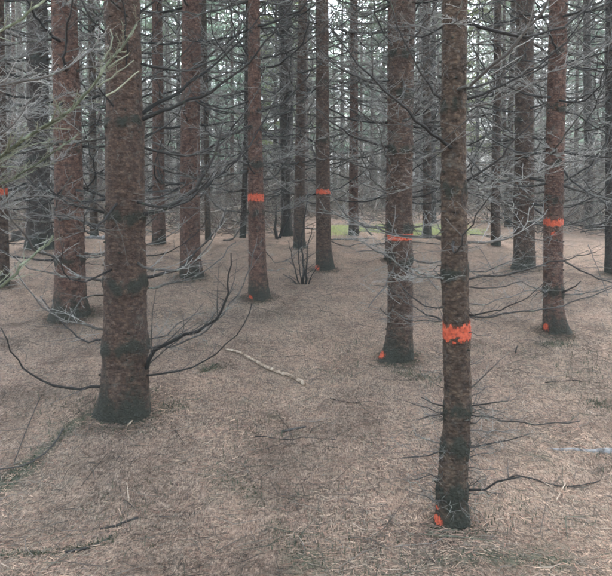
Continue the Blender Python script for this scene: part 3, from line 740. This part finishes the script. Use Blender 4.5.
Z_ = [([(-110, 215), (-50, 190), (0, 157), (30, 135), (48, 123), (68, 112), (90, 88), (106, 65), (121, 48), (136, 25)], .05, .0105, .004, 15, .22, TWIG_LICHEN),
      ([(-110, 225), (-40, 205), (0, 184), (22, 172), (52, 154), (75, 137)], .15, .009, .003, 18, .2, TWIG_LICHEN),
      ([(-110, 120), (-50, 92), (0, 86), (25, 82), (50, 75), (75, 62), (92, 49), (106, 33)], .25, .010, .003, 14, .22, TWIG),
      ([(-110, 80), (-50, 50), (0, 30), (25, 17), (48, -3)], .1, .008, .004, 9, .2, TWIG_LICHEN),
      ([(-110, 330), (-60, 310), (0, 286), (22, 266), (40, 250), (53, 236)], .5, .010, .005, 7, .22, TWIG_LICHEN),
      ([(-110, 160), (-30, 150), (10, 125), (30, 100), (45, 92)], -.1, .006, .002, 16, .22, TWIG),
      ([(-110, 190), (-40, 172), (5, 165), (35, 168), (62, 158), (76, 140)], .5, .006, .002, 16, .24, TWIG),
      ([(-110, 140), (-40, 128), (0, 112), (30, 108), (60, 96), (88, 92)], .6, .006, .002, 16, .24, TWIG),
      ([(-110, 60), (-40, 70), (0, 62), (30, 50), (52, 28)], .7, .006, .002, 16, .24, TWIG),
      ([(-110, 240), (-40, 220), (5, 205), (34, 196), (60, 200)], .4, .006, .002, 16, .24, TWIG)]
for pix, dd, r0, r1, dens, L, mt in Z_: traced('Z', pix, dd, r0, r1, dens * 3.4, L * 1.1, mt, tint=1.0, step=.035, jit=.006, rmin=.0011)
for pix in ([(98, 87), (112, 78), (125, 68), (134, 60)], [(106, 96), (122, 84), (139, 71)], [(108, 68), (118, 60), (129, 54)], [(104, 62), (110, 48), (112, 38), (110, 29)], [(62, 116), (58, 108), (60, 102)]):
    tk = TR['Z']; mb = MB(); pts = [P(x, y, 2.2) - tk.base for x, y in pix]
    make_branch(mb, pts, .0042, .0018, random.Random(pix[0][0]), 22, .07, 5, 0, 1.0, .004, .025, rmin=.001)
    mb.a = [1.0] * len(mb.a); link('twig', mb.mesh('twig', TWIG_LICHEN), ROOT['Z'])

# procedural whorls of dead branches on the nearer trees
def whorls(key, z0, z1, gap, nper, smin, smax, seed, rs=1.0):
    gap *= .78; nper += 1; smin *= 1.15; smax *= 1.35
    tk = TR[key]; r = random.Random(seed); z = z0
    while z < z1:
        a0 = r.uniform(0, 6.28)
        for b in range(nper):
            if r.random() < .12: continue
            an = a0 + 6.283 * b / nper + r.uniform(-.35, .35); zz = z + r.uniform(-.04, .04)
            p = tk.surf(zz, an, -.012); s = r.uniform(smin, smax)
            link('branch', r.choice(BV), ROOT[key], p, (r.uniform(-.5, .5), r.uniform(-.35, .12), an), (s, s, s * rs))
        z += gap * r.uniform(.75, 1.25)
def stubs(key, n, z0, z1, seed, s0=.5, s1=1.2):
    tk = TR[key]; r = random.Random(seed)
    for _ in range(n):
        z = r.uniform(z0, z1); an = r.uniform(0, 6.28)
        link('twig', r.choice(SV), ROOT[key], tk.surf(z, an, -.008), (r.uniform(-3, 3), r.uniform(-.6, .5), an), r.uniform(s0, s1))
stubs('A', 16, .3, 2.6, 1, .35, .8); stubs('B', 46, .1, 2.7, 2, .4, 1.0); stubs('B', 34, .06, .8, 22, .35, 1.1); stubs('C', 26, .5, 3, 3, .6, 1.4); stubs('F', 16, .3, 3, 4, .6, 1.4)
stubs('D', 10, .6, 3, 5, .6, 1.4)
for kk, n_, sa, sb in (('A', 9, .25, .7), ('B', 10, .3, .9), ('C', 9, .5, 1.3), ('F', 7, .5, 1.2), ('D', 6, .5, 1.2), ('Gt', 7, .6, 1.3)):
    for wz, _k in TR[kk].wz: stubs(kk, n_, wz - .035, wz + .035, int(wz * 100) + ord(kk[0]), sa, sb)
for kk, z0, z1, gap, n_, a, b in (('Gt', .55, 3.8, .42, 4, .6, 1.1), ('H', .7, 4.4, .4, 5, .7, 1.3), ('I', 1.1, 4.2, .42, 4, .6, 1.1), ('J', .5, 4, .4, 4, .5, .9),
                               ('K', .55, 4.2, .38, 5, .6, 1.2), ('C2', .9, 4.4, .4, 5, .7, 1.2), ('L', 1.0, 5, .45, 5, .7, 1.2), ('M', .8, 4.8, .42, 5, .6, 1.1), ('N', .9, 5, .4, 5, .7, 1.2),
                               ('O', .8, 5, .4, 5, .7, 1.2), ('Q', .6, 4.2, .4, 5, .6, 1.1), ('S', .8, 5, .42, 5, .7, 1.2), ('U', .8, 5.4, .4, 5, .7, 1.2), ('V', .8, 5, .42, 4, .6, 1.1),
                               ('W', .9, 5, .4, 5, .7, 1.1), ('X', .8, 5, .4, 5, .7, 1.2), ('Y', .8, 5, .4, 5, .7, 1.2), ('C', 1.9, 3.2, .4, 3, .5, .8), ('D', 1.3, 3.6, .5, 3, .6, 1.0), ('E', 1.4, 4, .5, 4, .6, 1.0),
                               ('F', 1.3, 3.2, .45, 4, .5, .9), ('A', 1.0, 2.8, .5, 3, .4, .8), ('B', 1.0, 2.7, .42, 2, .35, .65)):
    whorls(kk, z0, z1, gap, n_, a, b, sum(map(ord, kk)) * 7)

# ------------------------------------------------------------------ background spruces
def far_trunk(i):
    r = random.Random(500 + i); mb = MB(); H = 11.5; n = 10; m = 26
    zs = [-.3 + (H + .3) * k / m for k in range(m + 1)]; bx, by = r.uniform(-.12, .12), r.uniform(-.1, .1)
    for z in zs:
        t = max(0, z / H)
        for k in range(n):
            th = 6.2832 * k / n; rr = .085 * (1 - .85 * t) * (1 + .3 * math.exp(-max(0, z) / .15)) * (1 + .10 * mnoise.noise((math.cos(th) * 2 + i * 9, math.sin(th) * 2, z * 2)))
            mb.v.append(Vector((math.cos(th) * rr + bx * math.sin(t * 3), math.sin(th) * rr + by * math.sin(t * 4), z))); mb.a.append(.5 * math.exp(-max(0, z) / .3))
    for a in range(m):
        for k in range(n): mb.f.append((a * n + k, a * n + (k + 1) % n, (a + 1) * n + (k + 1) % n, (a + 1) * n + k))
    return mb.mesh('trunk', (BARK, BARK_RED, BARK_DARK, BARK_GREY)[i % 4])
def far_branches(i):
    r = random.Random(600 + i); mb = MB(); z = .9
    while z < 7.2:
        for b in range(r.choice((4, 5, 5, 6))):
            an = r.uniform(0, 6.283); L = r.uniform(.6, 1.35); rise = r.uniform(0, .55); dr = r.uniform(0, .25); yb = r.uniform(-.3, .3); pts = []
            for k in range(6):
                t = k / 5; q = Vector((L * t, L * yb * t * t, L * (-dr * math.sin(t * 2.4) + rise * t ** 2.2)))
                pts.append(Vector((q.x * math.cos(an) - q.y * math.sin(an), q.x * math.sin(an) + q.y * math.cos(an), q.z + z)))
            mb.tube(pts, [.009 * (1 - .75 * k / 5) for k in range(6)], 3, [.5 * k / 5 for k in range(6)], cap=False)
            side_twigs(mb, pts, .009, .0024, r, 10, .42, 3, 1 if i < 3 else 0)
        z += r.uniform(.26, .42)
    return mb.mesh('dead_branches', TWIG)
FT = [far_trunk(i) for i in range(4)]; FB = [far_branches(i) for i in range(4)]
r = random.Random(77); spots = []; tries = 0
KEYD = [(t['bx'], t['by']) for t in T.values()]
while len(spots) < 200 and tries < 14000:
    tries += 1
    Y = 11.5 + 31 * r.random() ** 1.05; X = r.uniform(-1, 1) * (Y * .53 + 1.0)
    if any(abs(X - (gx - 306) / F * Y) < .45 and Y < gd for gx, gd, *_ in ((232, 18), (342, 20), (385, 20), (100, 19), (478, 20), (600, 20))): continue
    if 10.5 < Y < 13.6 and -.1 < X < 4.0: continue                      # the grassy gap
    if any((X - a) ** 2 + (Y - b) ** 2 < 1.25 ** 2 for a, b in spots) or any((X - a) ** 2 + (Y - b) ** 2 < 1.0 for a, b in KEYD): continue
    spots.append((X, Y))
for n_, (X, Y) in enumerate(spots):
    e = bpy.data.objects.new('spruce_tree', None); col.objects.link(e); e.location = (X, Y, gz(X, Y)); s = r.uniform(.8, 1.15)
    e.scale = (s, s, s); e.rotation_euler = (r.uniform(-.02, .02), r.uniform(-.02, .02), r.uniform(0, 6.28))
    tag(e, 'one of the many thin bare spruces crowding the hazy background', 'tree', 'thin spruces of the background wood')
    fk = r.randrange(4); e['label'] = 'one of the thin %s bare spruces crowding the hazy background' % ('brown', 'reddish', 'blackish', 'greyish')[fk]
    link('trunk', FT[fk], e, scl=(r.uniform(.75, 1.15),) * 2 + (1,))
    tag(link('dead_branches', FB[r.randrange(4)], e, rot=(0, 0, r.uniform(0, 6.28))), kind='stuff')
    if r.random() < .5: link('crown', CROWN[r.randrange(3)], e, (0, 0, r.uniform(6.6, 8.2)), (0, 0, r.uniform(0, 6.28)), (.9, .9, .7))

# the far wood: a tangle of bare stems and twigs that reads as one brown-grey mass
def far_wood(n, seed, ya=24, yb=48, top=8.5, pw=1.35, nm='far_wood', lab='grey-brown tangle of bare branches closing the far side of the wood', rk=1.0, thr=-.42, exclude=False):
    g = np.random.default_rng(seed)
    Y = ya + (yb - ya) * g.random(n); X = (g.random(n) * 2 - 1) * (Y * .56 + 2)
    hh = top * g.random(n) ** pw
    clump = np.array([mnoise.noise((x * .35, z * .45, y * .2)) for x, z, y in zip(X, hh, Y)])
    keep = clump > thr + (.07 * (hh - 3) if top > 3 else 0)
    if exclude: keep &= ~((Y < 14.2) & (X > -.2) & (X < 3.6))
    X, Y, hh = X[keep], Y[keep], hh[keep]; n = len(X)
    Z = CAMZ + np.interp(Y, PX, PZ) + hh
    L = g.uniform(.35, 1.3, n); an = g.uniform(0, 6.283, n); el = g.normal(.25, .45, n)
    dv = np.stack([np.cos(an) * np.cos(el), np.sin(an) * np.cos(el), np.sin(el)], 1)
    c0 = np.stack([X, Y, Z], 1); c1 = c0 + dv * (L * .5)[:, None]; c2 = c1 + dv * (L * .5)[:, None] + np.stack([g.normal(0, .06, n), g.normal(0, .06, n), g.uniform(0, .25, n) * L], 1)
    rr = g.uniform(.004, .012, n) * rk; V = np.zeros((n, 9, 3))
    for s_, (c, k) in enumerate(((c0, 1), (c1, .75), (c2, .35))):
        for e in range(3):
            a = 2.0944 * e
            V[:, s_ * 3 + e] = c + np.stack([np.cos(a) * rr * k, np.sin(a) * rr * k * .5, np.sin(a) * rr * k], 1)
    Fc = np.array([(s_ * 3 + e, s_ * 3 + (e + 1) % 3, s_ * 3 + 3 + (e + 1) % 3, s_ * 3 + 3 + e) for s_ in (0, 1) for e in range(3)])
    Fa = (Fc[None] + (np.arange(n) * 9)[:, None, None]).reshape(-1, 4)
    cs = np.array([(.10, .075, .062), (.13, .105, .09), (.07, .055, .048), (.20, .185, .165), (.11, .10, .075)])
    cc = cs[g.integers(0, len(cs), n)] * g.uniform(.7, 1.3, (n, 1)); C4 = np.ones((n, 9, 4)); C4[:, :, :3] = cc[:, None, :]
    tag(link(nm, npmesh(nm, V.reshape(-1, 3), Fa, LITTER, {'col': ('FLOAT_COLOR', C4)})), lab, kind='stuff')
far_wood(110000, 21, 29, 49)
far_wood(30000, 22, 10.6, 27, 1.3, 2.6, 'brushwood', 'low tangle of fallen dead branches among the farther stems', .85, .04, True)
far_wood(15000, 23, 12, 25, 5.5, 1.0, 'mid_wood_twigs', 'fine bare twigs between the farther stems', .6, -.1)

# green conifers at the lit edge beyond the bare stems
GC = [(232, 18, 0, .85, 'blue-green leafy conifer glowing behind the slender reddish banded spruce'), (205, 29, 1, 1.1, 'pale blue-green conifer far behind, right of the unpainted reddish spruce'),
      (280, 20, 2, .8, 'olive-yellow conifer behind the thin dark trunk of the dead sapling clump'), (342, 24, 1, 1.0, 'pale green conifer far behind, between the streaky banded spruce and the grass patch spruce'),
      (385, 26, 0, 1.1, 'distant blue-green conifer high behind the clean-banded tree'), (100, 19, 0, 1.0, 'blue-green conifer showing in the gap left of the thick front tree'),
      (478, 22, 2, .9, 'yellow-green conifer right of the nearest slim tree, far behind'), (500, 36, 1, 1.2, 'distant pale conifer behind the unpainted grey-brown spruce, left side'),
      (600, 20, 0, 1.0, 'blue-green conifer behind the right picture edge'), (160, 36, 1, 1.2, 'distant pale conifer behind the thin reddish spruce'),
      (15, 28, 0, 1.1, 'blue-green conifer far behind the left picture edge'), (440, 38, 0, 1.3, 'distant blue-green conifer behind the nearest slim tree')]
GC += [(x, 44 + 5 * ((i * 37) % 10) / 10, (0, 1, 0, 1, 2)[i % 5], 1.25 + .3 * ((i * 53) % 7) / 7, 'pale green conifer in the far backdrop row behind all the stems') for i, x in enumerate(range(-20, 650, 33))]
for x, d, v, s, lab in GC:
    p = P(x, 200, d); e = bpy.data.objects.new('green_conifer', None); col.objects.link(e); e.location = (p.x, d, gz(p.x, d)); e.scale = (s,) * 3
    e.rotation_euler = (0, 0, r.uniform(0, 6)); tag(e, lab, 'conifer', 'green conifers at the far edge')
    link('trunk', FT[r.randrange(4)], e); link('crown', GREENC[v], e, (0, 0, 2.3 + (d - 18) * .03))

# ------------------------------------------------------------------ things on the forest floor
def stick(name, label, cat, pix, r0, r1, mat, lift=.0, seed=1, dens=0, L=.1, n=7, group=None, ups=None, tint=.8):
    g = [G(x, y) for x, y in pix]; base = g[0].copy(); pts = []
    for i, p in enumerate(g): pts.append(p - base + Vector((0, 0, r0 * .7 + lift + (ups[i] if ups else 0))))
    mb = MB(); rr = random.Random(seed)
    if dens: make_branch(mb, pts, r0, r1, rr, dens, L, n, 1, tint, .004, .04)
    else:
        pp = catmull(pts, .03); m = len(pp) - 1
        mb.tube([p + rv(rr, r0 * .25) for p in pp], [(r0 + (r1 - r0) * i / m) * rr.uniform(.85, 1.15) for i in range(m + 1)], n, .2)
    o = link(name, mb.mesh(name, mat), None, base); tag(o, label, cat, group); return o
FS = 'broken sticks on the needles'
BZ = ['beside the small rotten stump', 'left of the thin grey trunk at left', 'behind the thick front tree', 'behind the unpainted reddish spruce', 'left of the thin blackish trunk', 'beyond the streaky banded spruce',
      'across the left part of the grass', 'across the right part of the grass', 'beyond the nearest slim tree', 'behind the thin dark spruce right of the grass', 'beyond the blotchy banded tree', 'at the far right edge']
stick('broken_branch', 'long pale broken branch lying on the needles, centre', 'branch', [(226, 349), (240, 352), (258, 361), (272, 370), (288, 376), (299, 381), (304, 386)], .010, .016, PALEWOOD, .004, 3, group=FS)
stick('fallen_twig', 'short dark stick below the long pale broken branch', 'stick', [(282, 432), (294, 430), (306, 427)], .008, .006, TWIG_DARK, 0, 4, group=FS)
stick('fallen_twig', 'long thin dark twig stretched under the short dark stick', 'stick', [(255, 437), (285, 440), (310, 439), (335, 441)], .004, .003, TWIG_DARK, 0, 5, 6, .12, 5, FS)
stick('fallen_twig', 'thin pale twig above the long pale broken branch', 'stick', [(263, 339), (261, 347), (260, 354)], .003, .003, PALEWOOD, 0, 6, group=FS)
stick('fallen_twig', 'thin dark twig right of the upper end of the pale broken branch', 'stick', [(262, 354), (285, 355), (305, 354)], .003, .002, TWIG_DARK, 0, 7, 5, .1, 4, FS)
stick('fallen_twig', 'white-tipped stick leaning at the foot of the thick front tree', 'stick', [(127, 435), (135, 429), (143, 421)], .0045, .004, PALEWOOD, .01, 8, group=FS, ups=[0, .02, .05])
stick('fallen_twig', 'short whitish twig standing out below the thick front tree', 'stick', [(129, 506), (128, 498), (127, 487)], .004, .0035, PALEWOOD, .01, 9, group=FS)
stick('fallen_twig', 'greenish dark stick near the lower left', 'stick', [(100, 531), (116, 528), (128, 523), (138, 519)], .005, .006, TWIG_DARK, 0, 10, group=FS)
stick('fallen_branch', 'mossy dark branch in the lower left corner', 'branch', [(64, 553), (85, 550), (100, 545), (112, 538)], .007, .004, TWIG_DARK, 0, 11, 6, .1, 6, FS)
stick('fallen_branch', 'long thin curved stick beside the mossy streak at left', 'branch', [(63, 437), (55, 449), (42, 460), (25, 468), (0, 473)], .006, .004, TWIG_DARK, .015, 12, group=FS)
stick('fallen_twig', 'straight thin stick left of the curved one by the mossy streak', 'stick', [(40, 400), (28, 430), (14, 465)], .003, .003, TWIG_DARK, .01, 13, group=FS)
stick('fallen_twig', 'thin dark twig on bare needles right of the pale broken branch', 'stick', [(330, 398), (350, 402), (372, 400)], .003, .002, TWIG_DARK, 0, 14, 6, .1, 4, FS)
stick('fallen_branch', 'dark forked branch lying right of the nearest tree foot', 'branch', [(500, 487), (520, 479), (545, 486), (575, 488), (600, 482)], .005, .003, TWIG_DARK, 0, 15, 9, .22, 5, FS)
stick('fallen_twig', 'thin dark twig near the right edge above the bleached log', 'stick', [(545, 384), (570, 383), (600, 387)], .004, .003, TWIG_DARK, 0, 16, 8, .15, 5, FS)
stick('fallen_twig', 'pale bare twig at the lower right, right of the nearest tree', 'stick', [(556, 505), (560, 495), (566, 485)], .004, .003, PALEWOOD, .005, 17, group=FS)
stick('fallen_branch', 'pale leaning twigs by the right picture edge', 'branch', [(588, 268), (598, 285), (608, 303)], .006, .004, TWIG, .05, 18, 10, .2, 5, FS, ups=[.25, .12, 0])
stick('wood_stub', 'small upright broken stub on the needles left of the blotchy banded tree', 'stub', [(515, 353), (516, 352.5), (517.5, 352)], .008, .004, TWIG_DARK, -.02, 19, 20, .09, 6, ups=[0, .04, .075])
stick('fallen_branch', 'grey branch lying across the grass patch, leaning on the centre spruce', 'branch', [(356, 236), (366, 228), (376, 214), (380, 204)], .02, .014, TWIG_DARK, 0, 20, 3, .3, 6, FS, ups=[0, 0, 0, 0])
for i, pix in enumerate(([(330, 242), (352, 241), (376, 240)], [(372, 247), (405, 243), (440, 246)], [(470, 236), (500, 238), (520, 240)])):
    stick('fallen_branch', ['grey bleached branch lying left in front of the grass patch', 'grey bleached branch lying behind the clean-banded tree', 'grey bleached branch lying behind the nearest tree, right of the grass'][i], 'branch', pix, .014, .008, TWIG, .01, 30 + i, 8, .5, 5, FS)

rb = random.Random(31)
for i, lab in enumerate(BZ):
    x0 = 14 + i * 51 + rb.uniform(-8, 8); y0 = rb.uniform(227, 243); ln = rb.uniform(26, 60) * rb.choice((-1, 1)); dy = rb.uniform(-3, 3)
    stick('fallen_branch', 'grey twiggy fallen branch ' + lab, 'branch', [(x0, y0), (x0 + ln * .35, y0 + dy), (x0 + ln * .7, y0 + dy * .4), (x0 + ln, y0 - dy)], .016, .007, TWIG, .03, 200 + i, 10, .6, 5, FS, ups=[0, rb.uniform(0, .15), rb.uniform(.05, .3), rb.uniform(.05, .5)])

# dead sapling clump: several thin dark curved stems from one foot
base = G(303, 284); e = bpy.data.objects.new('dead_sapling_clump', None); col.objects.link(e); e.location = base
tag(e, 'clump of thin dark dead sapling stems between the two painted slender spruces', 'sapling')
dS = base.y
for i, pix in enumerate(([(303, 285), (304, 268), (302, 248), (304, 222), (308, 190)], [(305, 284), (307, 268), (308, 248), (312, 228)], [(301, 285), (296, 276), (293, 262), (289, 240)],
                         [(308, 283), (312, 274), (318, 266)], [(300, 285), (291, 279), (283, 274)], [(302, 284), (299, 266), (298, 244), (294, 222)])):
    mb = MB(); pts = [P(x, y, dS + .05 * k * (-1) ** i) - base for k, (x, y) in enumerate(pix)]; pts[0].z = -.03
    make_branch(mb, pts, .016 if i < 2 else .010, .004, random.Random(i + 70), 13, .3, 6, 1, .4)
    link('stem', mb.mesh('stem', TWIG_DARK), e)
# dark stems at the foot of the thin blackish trunk
base = G(278, 239); e = bpy.data.objects.new('dark_sapling', None); col.objects.link(e); e.location = base
tag(e, 'low dark dead stems left of the thin blackish trunk', 'sapling')
for i, pix in enumerate(([(277, 239), (275, 225), (277, 205)], [(279, 239), (284, 228), (290, 214)])):
    mb = MB(); pts = [P(x, y, base.y + .1 * i) - base for x, y in pix]; pts[0].z = -.03
    make_branch(mb, pts, .035, .012, random.Random(i + 90), 3, .4, 6, 1, .4); link('stem', mb.mesh('stem', TWIG_DARK), e)
# small dark stump at far left
base = G(17, 239); e = bpy.data.objects.new('tree_stump', None); col.objects.link(e); e.location = base
tag(e, 'small dark rotten stump with a broken root at far left', 'stump')
mb = MB(); rr = random.Random(4); n = 12
for z, k in ((-.05, 1.3), (.03, 1.05), (.09, .92), (.13, .85), (.125, .5)):
    for j in range(n):
        th = 6.283 * j / n; mb.v.append(Vector((math.cos(th), math.sin(th), 0)) * .085 * k * rr.uniform(.88, 1.12) + Vector((0, 0, z + (rr.uniform(-.02, .03) if z > .08 else 0)))); mb.a.append(.3)
for a in range(4):
    for j in range(n): mb.f.append((a * n + j, a * n + (j + 1) % n, (a + 1) * n + (j + 1) % n, (a + 1) * n + j))
mb.f.append(tuple(4 * n + j for j in range(n))); link('stump_body', mb.mesh('stump_body', BARK_DARK), e)
mb = MB(); make_branch(mb, [Vector((.05, 0, .04)), Vector((.15, -.05, .01)), Vector((.25, -.06, .05))], .022, .01, rr, 2, .1, 6, 0, .2); link('root', mb.mesh('root', TWIG_DARK), e)
# bleached logs half sunk in the needles
stick('fallen_log', 'bleached grey log half sunk in the needles at the right edge', 'log', [(546, 451), (560, 452.5), (574, 452), (590, 454), (606, 453), (630, 455)], .008, .031, LOGWOOD, -.012, 41, n=10)
stick('fallen_log', 'pale weathered log lying behind the thick front tree at left', 'log', [(82, 239), (92, 238.5), (108, 239)], .035, .045, LOGWOOD, -.01, 42, n=10)

# ------------------------------------------------------------------ grass and moss tufts
def blades(n, place, h0, h1, mat, name, label, wd=.004):
    V = []; A = []; Fq = []; k = 0; rr = random.Random(9)
    while k < n:
        p = place(rr)
        if p is None: continue
        h = rr.uniform(h0, h1); an = rr.uniform(0, 6.28); ln = rr.uniform(.1, .7) * h; wv = wd * rr.uniform(.6, 1.4)
        dx, dy = math.cos(an), math.sin(an); b = len(V)
        V += [(p.x - dy * wv, p.y + dx * wv, p.z), (p.x + dy * wv, p.y - dx * wv, p.z), (p.x + dx * ln * .4 + dy * wv * .7, p.y + dy * ln * .4 - dx * wv * .7, p.z + h * .6),
              (p.x + dx * ln * .4 - dy * wv * .7, p.y + dy * ln * .4 + dx * wv * .7, p.z + h * .6), (p.x + dx * ln, p.y + dy * ln, p.z + h)]
        Fq += [(b, b + 1, b + 2, b + 3), (b + 3, b + 2, b + 4)]; k += 1
    me = bpy.data.meshes.new(name); me.from_pydata(V, [], Fq); me.update(); me.materials.append(mat)
    me.attributes.new('tw', 'FLOAT', 'POINT')
    tag(link(name, me), label, kind='stuff')
def gp(rr):
    y = rr.uniform(9.6, 14); x = rr.uniform(-.3, 5)
    return Vector((x, y, gz(x, y) - .01)) if greenamt(x, y) > rr.random() * .8 + .12 else None
blades(15000, gp, .03, .09, GRASS, 'grass', 'bright green grass patch in the gap behind the trees', .006)
def mp(rr):
    if rr.random() < .55:
        q, wid, amt = rr.choice(ML); i = rr.randrange(len(q) - 1); p = q[i].lerp(q[i + 1], rr.random())
        x = p.x + rr.gauss(0, wid * .45); y = p.y + rr.gauss(0, wid * .45)
        if rr.random() > amt: return None
    else:
        k = rr.choice('ABCDEFGIK'); k = 'Gt' if k == 'G' else k; b = TR[k].base; a = rr.uniform(0, 6.28); q = TR[k].rad(.05) * (1.15 + abs(rr.gauss(0, .45)))
        x = b.x + math.cos(a) * q; y = b.y + math.sin(a) * q
    if y < 1.65: return None
    return Vector((x, y, gz(x, y) - .006))
blades(9000, mp, .008, .026, MOSS, 'moss', 'low dark green moss around the tree feet and in streaks', .003)
def wp(rr):
    y = 1.8 + 3.5 * rr.random(); x = rr.uniform(-.54, .54) * y
    if mnoise.noise((x * 1.6, y * 1.6, 12)) < .22: return None
    return Vector((x, y, gz(x, y) - .004))
blades(1800, wp, .015, .05, MOSS, 'grass_wisps', 'thin green grass wisps poking through the needles', .0018)

# ------------------------------------------------------------------ haze
HAZE = .003
if HAZE:
    x0, x1, y0, y1, z0, z1 = -330, 330, -75, 620, -25, 20
    hv = [(x, y, z) for z in (z0, z1) for y in (y0, y1) for x in (x0, x1)]
    hm = bpy.data.meshes.new('haze'); hm.from_pydata(hv, [], [(0, 2, 3, 1), (4, 5, 7, 6), (0, 1, 5, 4), (2, 6, 7, 3), (0, 4, 6, 2), (1, 3, 7, 5)]); hm.update()
    m = bpy.data.materials.new('haze'); m.use_nodes = True; t_ = m.node_tree; t_.nodes.clear()
    pv = t_.nodes.new('ShaderNodeVolumePrincipled'); pv.inputs['Color'].default_value = (.86, .96, .97, 1); pv.inputs['Density'].default_value = HAZE
    oo = t_.nodes.new('ShaderNodeOutputMaterial'); t_.links.new(pv.outputs[0], oo.inputs['Volume']); hm.materials.append(m)
    tag(link('haze', hm), 'thin pale damp air between the stems', kind='stuff')
